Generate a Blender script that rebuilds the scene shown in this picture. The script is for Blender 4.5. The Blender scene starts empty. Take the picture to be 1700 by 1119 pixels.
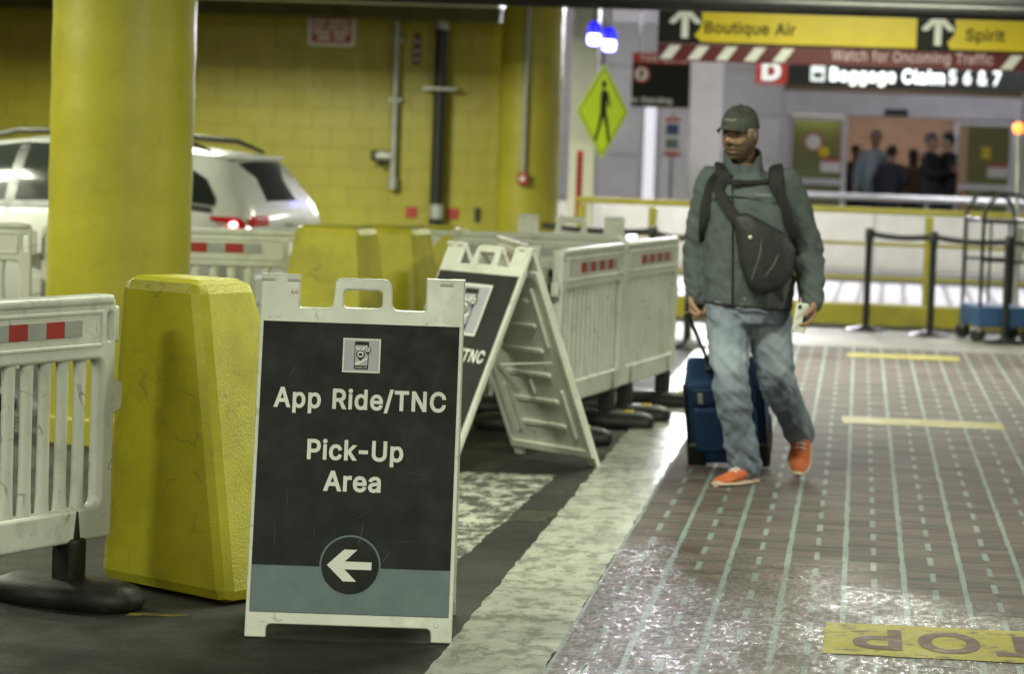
import bpy, bmesh, math, random
import numpy as np
from mathutils import Vector, Matrix, noise
random.seed(7)
R = math.radians
scene = bpy.context.scene
COL = scene.collection

# ------------------------------------------------------------------ camera
H = 1.55
th, ps, rho = R(3.804), R(6.53), .035
F = Vector((-math.sin(ps) * math.cos(th), math.cos(ps) * math.cos(th), -math.sin(th)))
R0 = Vector((math.cos(ps), math.sin(ps), 0)); U0 = R0.cross(F)
RT = R0 * math.cos(rho) + U0 * math.sin(rho); UP = U0 * math.cos(rho) - R0 * math.sin(rho)
cd = bpy.data.cameras.new('camera'); cam = bpy.data.objects.new('camera', cd); COL.objects.link(cam)
m = Matrix((RT, UP, -F)).transposed().to_4x4(); m.translation = (0, 0, H)
cam.matrix_world = m
cd.lens = 105; cd.sensor_width = 36; cd.clip_end = 400; cd.clip_start = .1
cd.dof.use_dof = True; cd.dof.focus_distance = 9.15; cd.dof.aperture_fstop = 4.0
scene.camera = cam

# ------------------------------------------------------------------ sky (night, outside the deck)
w = bpy.data.worlds.new('World'); scene.world = w; w.use_nodes = True
nt = w.node_tree; bg = nt.nodes['Background']
sky = nt.nodes.new('ShaderNodeTexSky'); sky.sky_type = 'NISHITA'; sky.sun_disc = False
sky.sun_elevation = R(1.0); sky.sun_rotation = R(200)
nt.links.new(sky.outputs[0], bg.inputs[0]); bg.inputs[1].default_value = .05
scene.view_settings.view_transform = 'Standard'; scene.view_settings.look = 'None'
scene.view_settings.exposure = 0.0; scene.view_settings.gamma = 1.0
scene.cycles.max_bounces = 6; scene.cycles.diffuse_bounces = 2; scene.cycles.glossy_bounces = 3
scene.cycles.transmission_bounces = 4; scene.cycles.transparent_max_bounces = 6
scene.cycles.use_denoising = True; scene.cycles.caustics_reflective = False; scene.cycles.caustics_refractive = False

# ------------------------------------------------------------------ helpers
def tag(o, label=None, cat=None, group=None, kind=None):
    if label: o['label'] = label
    if cat: o['category'] = cat
    if group: o['group'] = group
    if kind: o['kind'] = kind
    return o

def thing(name, loc, rz=0., label=None, cat=None, group=None, kind=None):
    o = bpy.data.objects.new(name, None); COL.objects.link(o)
    o.location = loc; o.rotation_euler = (0, 0, rz); o.empty_display_size = .1
    return tag(o, label, cat, group, kind)

def copy_tree(o, parent=None):
    c = o.copy(); COL.objects.link(c)
    if parent is not None:
        c.parent = parent; c.matrix_parent_inverse = o.matrix_parent_inverse.copy()
    for ch in list(o.children): copy_tree(ch, c)
    return c

def link(name, me, mat, parent=None, bevel=0, seg=2, smooth=None, loc=None):
    o = bpy.data.objects.new(name, me); COL.objects.link(o)
    if mat is not None:
        me.materials.clear(); me.materials.append(mat)
    if parent is not None: o.parent = parent
    if loc is not None: o.location = loc
    if smooth is not None and len(me.polygons):
        me.shade_smooth()
        if smooth < 180: me.set_sharp_from_angle(angle=R(smooth))
    if bevel:
        b = o.modifiers.new('b', 'BEVEL'); b.width = bevel; b.segments = seg; b.limit_method = 'ANGLE'; b.angle_limit = R(40)
    return o

class MB:
    def __init__(s): s.v = []; s.f = []
    def add(s, vs, fs):
        n = len(s.v); s.v += [tuple(v) for v in vs]; s.f += [tuple(i + n for i in f) for f in fs]; return s
    def box(s, x0, x1, y0, y1, z0, z1, M=None):
        vs = [Vector(p) for p in ((x0, y0, z0), (x1, y0, z0), (x1, y1, z0), (x0, y1, z0), (x0, y0, z1), (x1, y0, z1), (x1, y1, z1), (x0, y1, z1))]
        if M is not None: vs = [M @ v for v in vs]
        return s.add(vs, ((0, 3, 2, 1), (4, 5, 6, 7), (0, 1, 5, 4), (1, 2, 6, 5), (2, 3, 7, 6), (3, 0, 4, 7)))
    def rings(s, rings, cap=True, closed=True):
        n = len(rings[0]); vs = [p for r in rings for p in r]; fs = []
        for i in range(len(rings) - 1):
            for j in range(n if closed else n - 1):
                a = i * n + j; b = i * n + (j + 1) % n
                fs.append((a, b, b + n, a + n))
        if cap:
            fs.append(tuple(range(n))[::-1]); fs.append(tuple((len(rings) - 1) * n + j for j in range(n)))
        return s.add(vs, fs)
    def tube(s, path, rad, n=10, flat=1., cap=True, upv=None):
        P = [Vector(p) for p in path]; rad = [rad] * len(P) if not hasattr(rad, '__len__') else rad
        rings = []; prev = None
        for i, p in enumerate(P):
            t = (P[min(i + 1, len(P) - 1)] - P[max(i - 1, 0)]).normalized()
            if prev is None:
                a = Vector(upv) if upv else (Vector((0, 0, 1)) if abs(t.z) < .9 else Vector((0, 1, 0)))
            else: a = prev
            a = (a - t * a.dot(t)).normalized(); prev = a; b = t.cross(a)
            rings.append([p + (a * math.cos(2 * math.pi * k / n) * flat + b * math.sin(2 * math.pi * k / n)) * rad[i] for k in range(n)])
        return s.rings(rings, cap)
    def lathe(s, prof, c=(0, 0, 0), n=24):
        c = Vector(c)
        return s.rings([[c + Vector((r * math.cos(2 * math.pi * k / n), r * math.sin(2 * math.pi * k / n), z)) for k in range(n)] for r, z in prof])
    def ell(s, c, r, n=16, m=10, M=None):
        c = Vector(c); rings = []
        for i in range(m + 1):
            a = -math.pi / 2 + math.pi * i / m; a = max(-1.5, min(1.5, a)); ca, sa = math.cos(a), math.sin(a)
            rg = []
            for k in range(n):
                v = Vector((r[0] * ca * math.cos(2 * math.pi * k / n), r[1] * ca * math.sin(2 * math.pi * k / n), r[2] * sa))
                rg.append(c + (M @ v if M is not None else v))
            rings.append(rg)
        return s.rings(rings)
    def mesh(s, name='mesh'):
        me = bpy.data.meshes.new(name); me.from_pydata(s.v, [], s.f); me.validate(); me.update(); return me
    def fix(s):
        me = s.mesh(); bm = bmesh.new(); bm.from_mesh(me); bmesh.ops.recalc_face_normals(bm, faces=bm.faces); bm.to_mesh(me); bm.free(); return me
    def build(s, name, mat, parent=None, bevel=0, seg=2, smooth=None, loc=None):
        return link(name, s.fix(), mat, parent, bevel, seg, smooth, loc)

def bx(name, mat, parent, x0, x1, y0, y1, z0, z1, bevel=0, M=None, smooth=None):
    return MB().box(x0, x1, y0, y1, z0, z1, M).build(name, mat, parent, bevel, 2, smooth)

UPR = Matrix(((1, 0, 0, 0), (0, 0, -1, 0), (0, 1, 0, 0), (0, 0, 0, 1)))   # plate X,Y -> world X,Z ; thickness along Y, front towards -Y

def eval_mesh(o):
    dg = bpy.context.evaluated_depsgraph_get(); dg.update()
    me = bpy.data.meshes.new_from_object(o.evaluated_get(dg)); return me

def inside(p, poly):
    c = False
    for (x0, y0), (x1, y1) in zip(poly, poly[1:] + poly[:1]):
        if (y0 > p[1]) != (y1 > p[1]) and p[0] < (x1 - x0) * (p[1] - y0) / (y1 - y0) + x0: c = not c
    return c

def flat_mesh(loops, z, M):
    from mathutils.geometry import delaunay_2d_cdt
    vs, es = [], []
    for lp in loops:
        n = len(vs); vs += [Vector((p[0], p[1])) for p in lp]; es += [(n + k, n + (k + 1) % len(lp)) for k in range(len(lp))]
    v, e, f, *_ = delaunay_2d_cdt(vs, es, [], 0, 1e-7)
    def area(l): return sum(p[0] * q[1] - q[0] * p[1] for p, q in zip(l, l[1:] + l[:1]))
    ors = []
    for l in loops:
        pts = list(l) + [((p[0] + q[0]) / 2, (p[1] + q[1]) / 2) for p, q in zip(l, l[1:] + l[:1])]
        hole = any(o is not l and all(inside(p, o) for p in pts) for o in loops); ors.append((l, (-1 if hole else 1) * (1 if area(l) > 0 else -1)))
    def keep(q):
        c = sum((v[i] for i in q), Vector((0, 0))) / len(q); wn = 0
        for l, sg in ors:
            for (x0, y0), (x1, y1) in zip(l, l[1:] + l[:1]):
                if (y0 <= c.y) != (y1 <= c.y):
                    if x0 + (c.y - y0) / (y1 - y0) * (x1 - x0) > c.x: wn += sg if y1 > y0 else -sg
        return wn > 0
    f = [q for q in f if keep(q)]
    me = bpy.data.meshes.new('plate'); me.from_pydata([(p.x, p.y, z) for p in v], [], [tuple(q) for q in f]); me.update(); me.transform(M); return me

def plate_mesh(loops, thick, bevel=0., res=2, M=UPR):
    if not bevel and thick <= .0035: return flat_mesh(loops, thick / 2, M)
    cu = bpy.data.curves.new('plate', 'CURVE'); cu.dimensions = '2D'; cu.fill_mode = 'BOTH'
    for lp in loops:
        sp = cu.splines.new('POLY'); sp.points.add(len(lp) - 1)
        for p, q in zip(sp.points, lp): p.co = (q[0], q[1], 0, 1)
        sp.use_cyclic_u = True
    cu.extrude = max(thick / 2 - bevel, 0); cu.bevel_depth = bevel; cu.bevel_resolution = res
    if bevel: cu.offset = -bevel
    o = bpy.data.objects.new('plate', cu)
    me = bpy.data.meshes.new_from_object(o); bpy.data.objects.remove(o); bpy.data.curves.remove(cu)
    me.transform(M); return me

def plate(name, mat, parent, loops, thick, bevel=0., M=UPR, at=None, smooth=40):
    me = plate_mesh(loops, thick, bevel, 2, M)
    return link(name, me, mat, parent, 0, 2, smooth, at)

def rect(x0, x1, y0, y1, r=0., n=4):
    if r <= 0: return [(x0, y0), (x1, y0), (x1, y1), (x0, y1)]
    pts = []
    for cx, cy, a0 in ((x1 - r, y0 + r, -90), (x1 - r, y1 - r, 0), (x0 + r, y1 - r, 90), (x0 + r, y0 + r, 180)):
        for k in range(n + 1):
            a = R(a0 + 90 * k / n); pts.append((cx + r * math.cos(a), cy + r * math.sin(a)))
    return pts

def circ(cx, cy, r, n=32, sx=1.):
    return [(cx + sx * r * math.cos(2 * math.pi * k / n), cy + r * math.sin(2 * math.pi * k / n)) for k in range(n)]

FONT = {}
for ln in """& 448 |197,-7,165,-5,136,1,110,12,88,26,69,42,54,62,43,84,36,108,34,133,36,154,40,173,47,189,58,205,70,220,85,235,101,249,120,264,140,279,216,335,223,340,230,346,237,352,243,359,249,367,255,375,259,384,261,394,262,405,260,420,255,434,245,445,233,454,219,459,201,461,189,460,178,457,168,453,159,447,151,440,145,431,141,421,138,411,137,399,138,386,141,375,145,363,152,352,159,340,169,327,179,314,191,300,204,284,438,0,364,0,171,231,153,254,136,274,121,293,108,310,96,327,87,344,81,361,77,379,75,398,77,420,82,440,91,458,102,474,117,488,134,499,154,507,176,512,200,513,224,512,246,507,266,499,283,488,297,475,308,459,317,442,322,424,324,404,323,389,320,375,315,362,309,349,301,336,291,325,281,314,269,303,256,293,154,217,135,202,121,188,110,174,103,161,98,146,97,131,98,115,102,101,109,87,118,76,130,66,143,57,158,51,175,48,193,46,213,48,232,52,251,59,269,69,286,81,301,95,315,112,327,131,336,151,343,174,348,198,349,224,408,224,406,194,403,167,397,144,389,124,380,107,371,92,361,80,353,70,345,62,333,47,315,30,294,17,271,7,246,-1,221,-5
- 453 |337,244,337,188,114,188,114,244
/ 249 |235,533,71,-76,14,-76,178,533
4 453 |40,105,40,158,247,509,311,509,109,166,109,163,413,163,413,105 |282,0,282,121,282,146,282,318,343,318,343,0
5 453 |221,-7,192,-5,165,1,140,11,118,25,99,41,83,60,71,82,63,105,60,130,122,130,125,115,130,102,138,89,148,78,160,68,173,60,188,54,204,51,221,50,241,51,259,56,276,64,291,75,304,89,314,104,322,122,326,141,328,162,326,183,321,203,314,221,303,237,290,251,275,262,257,270,238,275,218,277,201,276,184,273,167,268,152,262,139,255,128,246,67,253,96,509,366,509,366,452,151,452,134,301,136,301,148,311,162,318,178,325,194,330,212,333,229,334,252,332,274,328,294,321,313,311,330,299,345,285,358,269,370,251,379,231,386,210,390,187,391,163,388,132,381,102,369,76,352,52,332,32,309,15,282,3,253,-4
6 453 |226,-7,196,-4,168,3,142,15,119,31,100,51,84,74,73,101,66,130,64,162,65,187,71,212,80,239,93,268,112,302,137,340,252,509,322,509,151,261,145,261,151,270,157,279,165,288,174,295,184,302,196,307,208,311,221,313,235,314,265,312,291,305,316,295,337,280,355,262,370,240,380,215,387,187,389,157,387,127,379,98,368,73,352,50,333,30,310,14,284,3,257,-4 |226,48,245,50,263,55,279,63,293,73,304,86,314,101,322,119,326,137,327,157,326,178,322,196,314,213,304,228,293,241,279,251,263,259,245,264,226,265,207,264,190,259,174,252,160,241,148,229,138,214,131,197,126,179,125,158,126,138,131,119,138,102,148,86,160,73,174,63,190,55,207,50
7 453 |97,0,323,448,323,452,62,452,62,509,391,509,391,449,165,0
A 480 |16,0,201,509,276,509,463,0,395,0,287,302,280,323,272,346,264,372,255,402,244,438,232,478,245,478,233,437,222,402,213,371,204,345,197,322,191,302,85,0 |110,142,110,199,370,199,370,142
B 456 |60,0,60,509,241,509,274,507,304,501,329,491,350,477,367,461,381,442,390,421,396,398,398,374,397,353,393,336,387,320,378,307,368,295,356,286,343,278,329,272,315,267,315,262,331,260,347,254,363,245,378,234,391,220,402,203,411,184,416,161,418,136,416,111,410,88,400,67,386,48,368,31,344,18,317,8,284,2,247,0 |125,57,245,57,281,60,309,67,330,80,344,96,353,115,355,137,354,153,350,169,342,184,333,197,320,209,306,218,289,225,269,229,248,231,125,231 |125,285,238,285,256,287,273,290,288,296,302,304,314,314,323,326,330,340,335,355,336,372,333,393,326,412,313,429,294,442,270,449,240,452,125,452
C 510 |267,-7,225,-3,186,7,150,25,119,49,92,79,70,115,53,157,44,203,40,254,44,305,53,352,70,393,92,429,119,459,150,484,186,501,225,512,267,516,293,514,317,511,340,504,362,496,383,485,402,471,419,456,435,438,448,418,459,397,467,373,473,348,408,348,404,365,397,380,389,395,380,407,369,418,357,428,344,437,330,444,315,449,300,453,284,455,267,456,237,453,209,445,184,432,161,414,141,391,125,364,113,332,106,295,103,254,106,213,113,177,125,145,141,117,161,94,184,76,210,63,237,56,267,53,284,54,300,56,315,60,330,65,344,72,357,81,369,90,380,102,389,114,397,128,404,144,408,160,473,160,467,135,459,112,448,91,435,71,420,53,402,38,383,24,363,13,341,5,317,-2,293,-6
D 502 |219,0,96,0,96,57,215,57,254,60,288,68,318,81,343,99,363,122,379,149,390,181,397,216,399,255,397,294,390,329,379,361,364,388,344,410,320,428,291,441,258,449,221,452,93,452,93,509,225,509,273,505,315,495,353,478,385,455,412,426,433,391,449,351,458,306,462,255,458,205,449,159,433,119,411,83,384,54,351,31,312,14,268,3 |125,509,125,0,60,0,60,509
E 419 |60,0,60,509,372,509,372,452,125,452,125,286,355,286,355,229,125,229,125,57,375,57,375,0
F 410 |60,0,60,509,369,509,369,452,125,452,125,278,346,278,346,221,125,221,125,0
G 520 |269,-7,225,-3,185,7,149,25,118,49,91,79,69,116,53,157,43,203,40,254,43,305,53,352,69,393,91,429,117,459,149,484,184,501,223,512,265,516,291,514,316,510,340,504,363,494,384,483,403,469,421,453,436,436,449,416,460,395,468,373,474,349,408,349,402,365,395,379,387,393,378,406,368,417,356,427,344,436,330,443,315,448,300,453,283,455,265,456,236,453,209,445,183,432,160,414,141,392,125,364,113,332,106,295,103,254,106,213,113,177,125,145,141,117,161,95,184,76,210,63,238,56,269,53,296,55,322,61,345,71,365,85,382,102,396,123,407,147,413,173,415,202,434,199,283,199,283,256,478,256,478,200,475,160,466,124,451,91,431,62,406,38,377,19,344,5,308,-4
H 517 |60,0,60,509,125,509,125,289,392,289,392,509,457,509,457,0,392,0,392,232,125,232,125,0
I 300 |31,0,31,57,118,57,118,452,31,452,31,509,269,509,269,452,183,452,183,57,269,57,269,0
K 467 |104,145,104,216,116,231,128,246,139,261,151,275,162,289,174,303,187,317,199,331,212,344,364,509,448,509,231,276,228,276 |60,0,60,509,125,509,125,334,124,225,125,193,125,0 |372,0,188,259,228,309,449,0
L 393 |60,0,60,509,125,509,125,57,361,57,361,0
M 628 |60,0,60,509,152,509,277,187,280,179,284,170,287,159,291,147,295,135,299,123,303,110,307,97,311,84,315,71,319,60,322,49,307,49,311,59,314,71,318,83,322,95,326,108,330,121,334,134,338,146,342,158,346,169,349,179,352,187,476,509,568,509,568,0,504,0,504,291,504,302,504,314,504,327,505,340,505,354,505,369,505,383,506,398,506,413,506,428,507,443,507,457,513,457,508,441,503,425,498,409,492,393,487,378,482,363,477,348,472,335,467,322,463,310,459,300,456,291,342,0,286,0,170,291,167,300,163,310,159,321,155,333,150,347,145,361,140,376,134,392,129,408,124,424,118,441,112,457,119,457,119,444,120,430,120,416,120,401,121,386,121,372,121,357,121,342,122,328,122,315,122,302,122,291,122,0
N 523 |60,0,60,509,136,509,343,183,349,174,355,163,363,151,371,137,379,122,388,107,396,90,405,73,414,55,405,54,403,72,402,90,401,108,400,126,399,142,399,157,399,171,399,184,399,195,399,509,463,509,463,0,387,0,202,290,194,303,186,317,177,331,168,346,159,363,148,381,136,402,123,425,108,452,119,454,120,429,121,406,122,384,123,363,124,345,124,328,125,313,125,301,125,291,125,0
O 533 |267,-7,225,-3,186,7,150,25,119,49,92,79,70,115,53,157,44,203,40,254,44,305,53,352,70,393,92,429,119,459,150,484,186,501,225,512,267,516,309,512,348,501,384,484,415,459,442,429,464,393,480,352,490,305,493,254,490,203,480,157,464,115,442,79,415,49,384,25,348,7,309,-3 |267,53,296,55,324,63,349,76,372,94,392,116,408,144,420,176,428,213,430,254,428,295,420,332,408,365,392,392,372,415,349,433,324,446,296,453,267,456,237,453,210,445,184,433,161,415,142,392,125,364,113,332,106,295,103,254,106,213,113,176,125,144,142,117,161,94,184,76,210,63,237,55
P 445 |60,0,60,509,235,509,272,506,305,499,332,487,356,471,375,452,390,430,400,404,407,377,409,348,407,318,400,291,390,265,375,243,356,223,332,207,305,195,272,188,235,186,109,186,109,242,233,242,257,244,279,248,297,256,312,266,324,279,333,294,339,310,343,328,344,348,343,367,339,385,333,402,324,416,312,428,297,439,279,446,257,451,232,452,125,452,125,0
R 449 |60,0,60,509,236,509,273,506,305,500,333,489,356,473,376,455,390,433,401,408,407,381,409,352,407,323,401,296,390,271,376,250,356,232,333,217,305,206,273,200,236,198,96,198,96,255,234,255,258,256,280,260,298,267,313,276,325,287,334,300,340,316,344,333,345,352,344,371,340,389,334,405,325,419,313,430,298,440,279,446,258,451,233,452,125,452,125,0 |353,0,230,229,303,229,428,0
S 447 |224,-9,188,-7,156,-1,128,9,102,23,81,40,64,60,51,83,42,109,38,137,104,137,108,118,114,102,123,88,136,76,150,66,166,59,185,53,204,50,224,49,246,50,267,54,286,60,303,69,317,79,329,92,338,106,344,122,346,139,344,154,340,168,332,179,322,189,310,197,296,205,280,211,263,217,245,222,184,239,145,253,112,269,86,289,67,313,56,341,52,372,54,400,62,425,75,448,92,468,113,484,138,498,165,508,195,514,227,516,259,514,289,508,316,498,340,484,360,468,377,449,390,427,398,403,401,378,337,378,332,402,320,421,302,437,280,449,254,456,225,459,204,457,185,454,167,448,152,440,139,430,129,418,121,405,117,391,115,376,117,359,122,345,131,334,142,324,155,315,169,308,184,302,198,297,212,293,264,279,279,275,295,270,312,264,328,256,344,248,359,238,372,226,384,213,395,198,402,180,407,161,408,139,406,112,399,87,386,64,370,43,349,25,323,11,294,0,261,-7
T 449 |32,452,32,509,417,509,417,452,257,452,257,0,193,0,193,452
U 517 |259,-8,220,-6,186,2,154,15,126,33,103,55,85,80,71,108,63,140,60,173,60,509,124,509,124,178,126,155,132,133,141,113,153,95,169,80,187,68,208,59,232,53,259,52,285,53,309,59,331,68,349,80,364,95,377,113,385,133,391,155,393,178,393,509,457,509,457,173,454,140,446,108,433,80,414,55,391,33,363,15,332,2,297,-6
W 686 |155,0,16,509,82,509,163,196,167,179,172,162,175,145,179,128,183,111,187,94,190,76,194,58,197,40,189,40,193,58,196,76,200,94,203,111,207,128,211,145,215,162,220,179,224,196,306,509,380,509,462,196,466,179,470,162,474,145,478,128,482,111,486,94,490,76,494,58,497,40,488,40,492,58,495,76,499,94,503,111,506,128,510,145,515,162,519,179,523,196,603,509,670,509,530,0,455,0,368,323,362,345,357,368,351,391,346,417,341,445,336,475,350,475,345,446,340,420,335,395,330,371,324,347,318,323,230,0
Y 472 |203,0,203,208,16,509,91,509,192,344,203,327,213,309,222,292,231,274,240,254,250,230,224,230,233,254,242,275,251,293,260,310,270,327,280,344,381,509,455,509,268,208,268,0
Z 438 |42,0,42,46,273,385,284,400,295,415,306,431,318,446,329,461,341,476,348,454,327,453,306,453,285,452,265,452,244,452,223,452,40,452,40,509,397,509,397,462,169,129,157,113,146,97,134,81,122,65,110,49,97,33,90,54,111,55,131,56,152,57,173,57,193,57,214,57,399,57,399,0
a 389 |160,-9,137,-7,115,-3,94,5,76,15,60,29,48,45,38,63,32,84,30,108,32,128,36,146,43,161,53,174,64,184,78,193,92,200,108,206,125,211,143,214,161,217,178,220,200,223,218,225,234,227,247,229,257,231,265,235,271,240,274,246,276,255,276,257,275,272,272,285,267,297,260,307,251,315,240,322,227,327,212,330,196,331,178,330,163,327,149,322,137,316,127,309,118,301,110,292,104,283,100,274,41,291,51,313,64,331,79,346,95,358,114,368,133,375,153,380,173,383,194,384,208,384,223,382,239,379,255,375,271,369,286,360,300,350,312,336,322,320,330,301,335,278,337,251,337,0,277,0,277,52,272,52,267,43,260,34,252,25,242,16,229,8,215,1,199,-4,181,-7 |170,45,192,47,211,51,228,59,242,68,254,80,263,93,270,108,274,122,276,138,276,190,272,187,267,184,259,182,251,180,241,178,231,176,221,174,210,173,200,171,191,170,182,169,175,168,161,166,147,163,134,159,122,153,112,147,103,139,97,130,93,118,92,105,93,93,96,82,102,72,109,64,119,57,130,52,142,48,156,46
b 424 |229,-8,208,-7,189,-3,172,4,159,12,147,21,138,31,130,41,123,50,118,59,112,59,112,0,53,0,53,509,114,509,114,319,118,319,123,327,130,336,137,346,147,355,158,364,171,373,188,379,207,383,229,384,259,382,287,374,313,361,335,342,354,320,370,293,381,261,388,227,390,189,388,151,381,116,370,84,355,57,336,34,313,16,288,3,260,-6 |220,47,242,49,262,55,279,66,294,80,306,97,316,117,323,139,327,163,328,189,327,215,323,239,316,261,307,281,295,298,280,311,262,322,243,328,220,330,198,328,178,322,161,312,147,299,134,282,125,263,118,241,114,216,113,189,114,162,118,138,125,115,135,95,147,78,162,65,179,55,198,49
c 396 |207,-8,174,-5,144,3,117,16,93,35,72,58,56,85,44,116,37,150,34,187,37,225,44,260,56,291,72,318,93,341,117,360,144,374,174,382,207,384,226,384,243,381,260,377,276,371,291,364,305,356,318,346,330,335,340,322,349,308,356,293,362,277,303,262,300,272,295,281,290,289,284,297,278,304,270,311,261,316,252,321,242,325,231,328,220,329,207,330,184,328,163,321,145,310,130,296,118,278,108,258,102,236,98,212,96,187,98,163,102,139,108,117,118,97,130,80,145,66,163,55,184,49,207,46,220,47,232,49,243,52,253,55,262,60,271,66,279,73,285,80,292,89,297,98,301,107,304,117,363,102,357,86,350,70,341,56,331,43,319,32,306,21,292,12,277,5,261,-1,244,-5,226,-7
d 424 |195,-8,165,-6,137,3,111,16,89,34,70,57,55,84,43,116,36,151,34,189,36,227,43,261,55,293,70,320,89,342,112,361,137,374,165,382,196,384,218,383,237,379,253,373,267,364,278,355,287,346,295,336,301,327,306,319,311,319,311,509,372,509,372,0,313,0,313,59,307,59,301,50,295,41,287,31,277,21,266,12,252,4,236,-3,217,-7 |205,47,226,49,246,55,263,65,278,78,290,95,299,115,306,138,310,162,312,189,310,216,306,241,300,263,290,282,278,299,263,312,246,322,227,328,205,330,182,328,162,322,145,311,130,298,118,281,108,261,102,239,98,215,96,189,98,163,102,139,109,117,118,97,130,80,145,66,162,55,182,49
e 404 |212,-8,177,-5,145,3,117,16,92,35,72,58,56,85,44,116,37,150,34,187,36,224,44,258,55,290,71,317,91,340,115,359,142,373,172,382,205,384,226,383,246,380,266,374,285,366,303,355,319,341,334,324,347,305,357,282,365,256,370,227,371,194,371,169,75,169,75,221,338,221,310,202,308,226,304,248,298,269,288,286,277,301,263,314,246,323,227,328,205,330,183,328,164,323,146,313,131,301,119,286,109,270,102,251,97,231,96,211,96,178,98,151,102,127,110,106,121,88,135,73,151,61,169,53,190,48,212,46,227,47,241,49,254,53,265,58,276,65,285,73,294,82,300,93,306,105,365,91,358,72,348,55,335,39,320,26,302,14,283,4,261,-3,237,-7
f 254 |228,379,228,327,6,327,6,379 |81,0,81,432,82,452,87,470,96,486,107,499,120,510,135,519,152,525,169,529,187,530,201,530,212,529,222,527,231,525,238,523,243,521,227,468,224,470,220,471,215,472,209,473,202,474,195,474,178,472,164,468,154,460,147,449,143,435,142,419,142,0
g 425 |207,-151,180,-149,156,-146,134,-140,114,-132,97,-122,82,-110,70,-97,59,-84,51,-69,101,-41,107,-49,114,-57,122,-66,131,-74,142,-82,154,-88,169,-93,187,-96,207,-97,236,-95,261,-87,282,-75,298,-58,308,-34,311,-6,311,68,306,68,301,60,294,51,287,41,277,32,266,23,252,16,236,10,217,6,195,5,165,7,138,14,113,27,90,43,71,65,55,90,43,120,36,154,34,191,36,229,43,263,55,293,71,320,90,342,112,361,138,374,166,382,196,384,218,383,237,379,253,373,267,365,279,356,288,346,296,336,302,327,308,319,313,319,313,379,372,379,372,-9,370,-40,363,-67,350,-90,334,-109,314,-124,291,-136,265,-144,237,-149 |205,59,227,61,246,66,264,75,278,87,290,103,300,121,307,142,311,166,312,193,311,219,307,242,300,264,291,283,279,299,264,312,247,322,227,328,205,330,182,328,163,322,145,312,130,298,118,282,109,262,102,241,98,218,96,193,98,167,102,144,109,123,118,104,131,88,145,76,163,66,183,61
h 410 |114,227,114,0,53,0,53,509,114,509,114,287,102,287,116,319,132,344,152,362,175,374,200,382,227,384,252,383,275,377,295,369,313,356,328,340,341,321,350,298,355,271,357,240,357,0,296,0,296,235,293,263,286,286,273,304,256,318,235,326,210,329,192,328,176,324,161,317,147,308,136,297,126,283,119,266,115,248
i 167 |53,0,53,379,114,379,114,0 |84,443,73,444,63,448,54,455,47,463,43,472,41,483,43,494,47,504,54,512,63,518,73,522,84,524,95,522,105,518,114,512,121,504,125,494,126,483,125,472,121,463,114,455,105,448,95,444
k 381 |110,137,110,212,121,212,284,379,360,379,184,199,177,199 |53,0,53,509,114,509,114,0 |294,0,148,186,191,229,372,0
l 189 |139,-2,112,0,91,8,74,20,62,37,55,59,53,84,53,509,114,509,114,99,114,83,117,71,120,62,126,57,135,53,146,52,152,52,157,52,160,53,164,53,167,54,170,54,181,3,175,1,169,0,162,-1,154,-2,147,-2
m 610 |53,0,53,379,112,379,112,295,108,295,114,314,122,331,132,346,144,358,158,368,172,376,187,382,203,385,219,386,245,383,268,375,287,361,303,342,314,320,321,295,312,295,318,312,326,329,337,343,350,356,364,366,381,375,398,381,417,385,437,386,458,385,478,380,497,372,514,361,529,346,541,328,550,307,555,283,557,255,557,0,496,0,496,254,493,279,485,298,473,313,456,323,438,329,419,330,402,329,387,326,374,320,363,312,353,302,345,290,340,277,336,263,335,247,335,0,274,0,274,260,272,280,265,297,253,311,238,322,220,328,199,330,185,329,171,326,158,320,145,312,135,302,126,289,119,274,115,257,114,238,114,0
n 410 |114,227,114,0,53,0,53,379,112,379,112,287,102,287,116,319,132,344,152,362,175,374,200,382,227,384,252,383,275,377,295,369,313,356,328,340,341,321,350,298,355,271,357,240,357,0,296,0,296,235,293,263,286,286,273,304,256,318,235,326,210,329,192,328,176,324,161,317,147,308,136,297,126,283,119,266,115,248
o 415 |207,-8,174,-5,144,3,117,16,93,35,72,58,56,85,44,116,37,150,34,187,37,225,44,260,56,291,72,318,93,341,117,360,144,374,174,382,207,384,241,382,271,374,299,360,323,341,343,318,359,291,371,260,379,225,381,187,379,150,371,116,359,85,343,58,323,35,299,16,271,3,241,-5 |207,46,231,49,252,55,270,66,285,80,298,97,307,117,314,139,318,163,319,187,318,212,314,236,307,258,298,278,285,296,270,310,252,321,231,328,207,330,184,328,163,321,145,310,130,296,118,278,108,258,102,236,98,212,96,187,98,163,102,139,108,117,118,97,130,80,145,66,163,55,184,49
p 424 |53,-143,53,379,112,379,112,319,118,319,123,327,130,336,137,346,147,355,158,364,171,373,188,379,207,383,229,384,259,382,287,374,313,361,335,342,354,320,370,293,381,261,388,227,390,189,388,151,381,116,370,84,355,57,336,34,313,16,288,3,260,-6,229,-8,208,-7,189,-3,173,4,159,12,147,21,138,31,130,41,124,50,118,59,114,59,114,-143 |220,47,242,49,262,55,279,66,294,80,306,97,316,117,323,139,327,163,328,189,327,215,323,239,316,261,307,281,295,298,280,311,262,322,243,328,220,330,198,328,178,322,161,312,147,299,134,282,125,263,118,241,114,216,113,189,114,162,118,138,125,115,135,95,147,78,162,65,179,55,198,49
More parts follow.
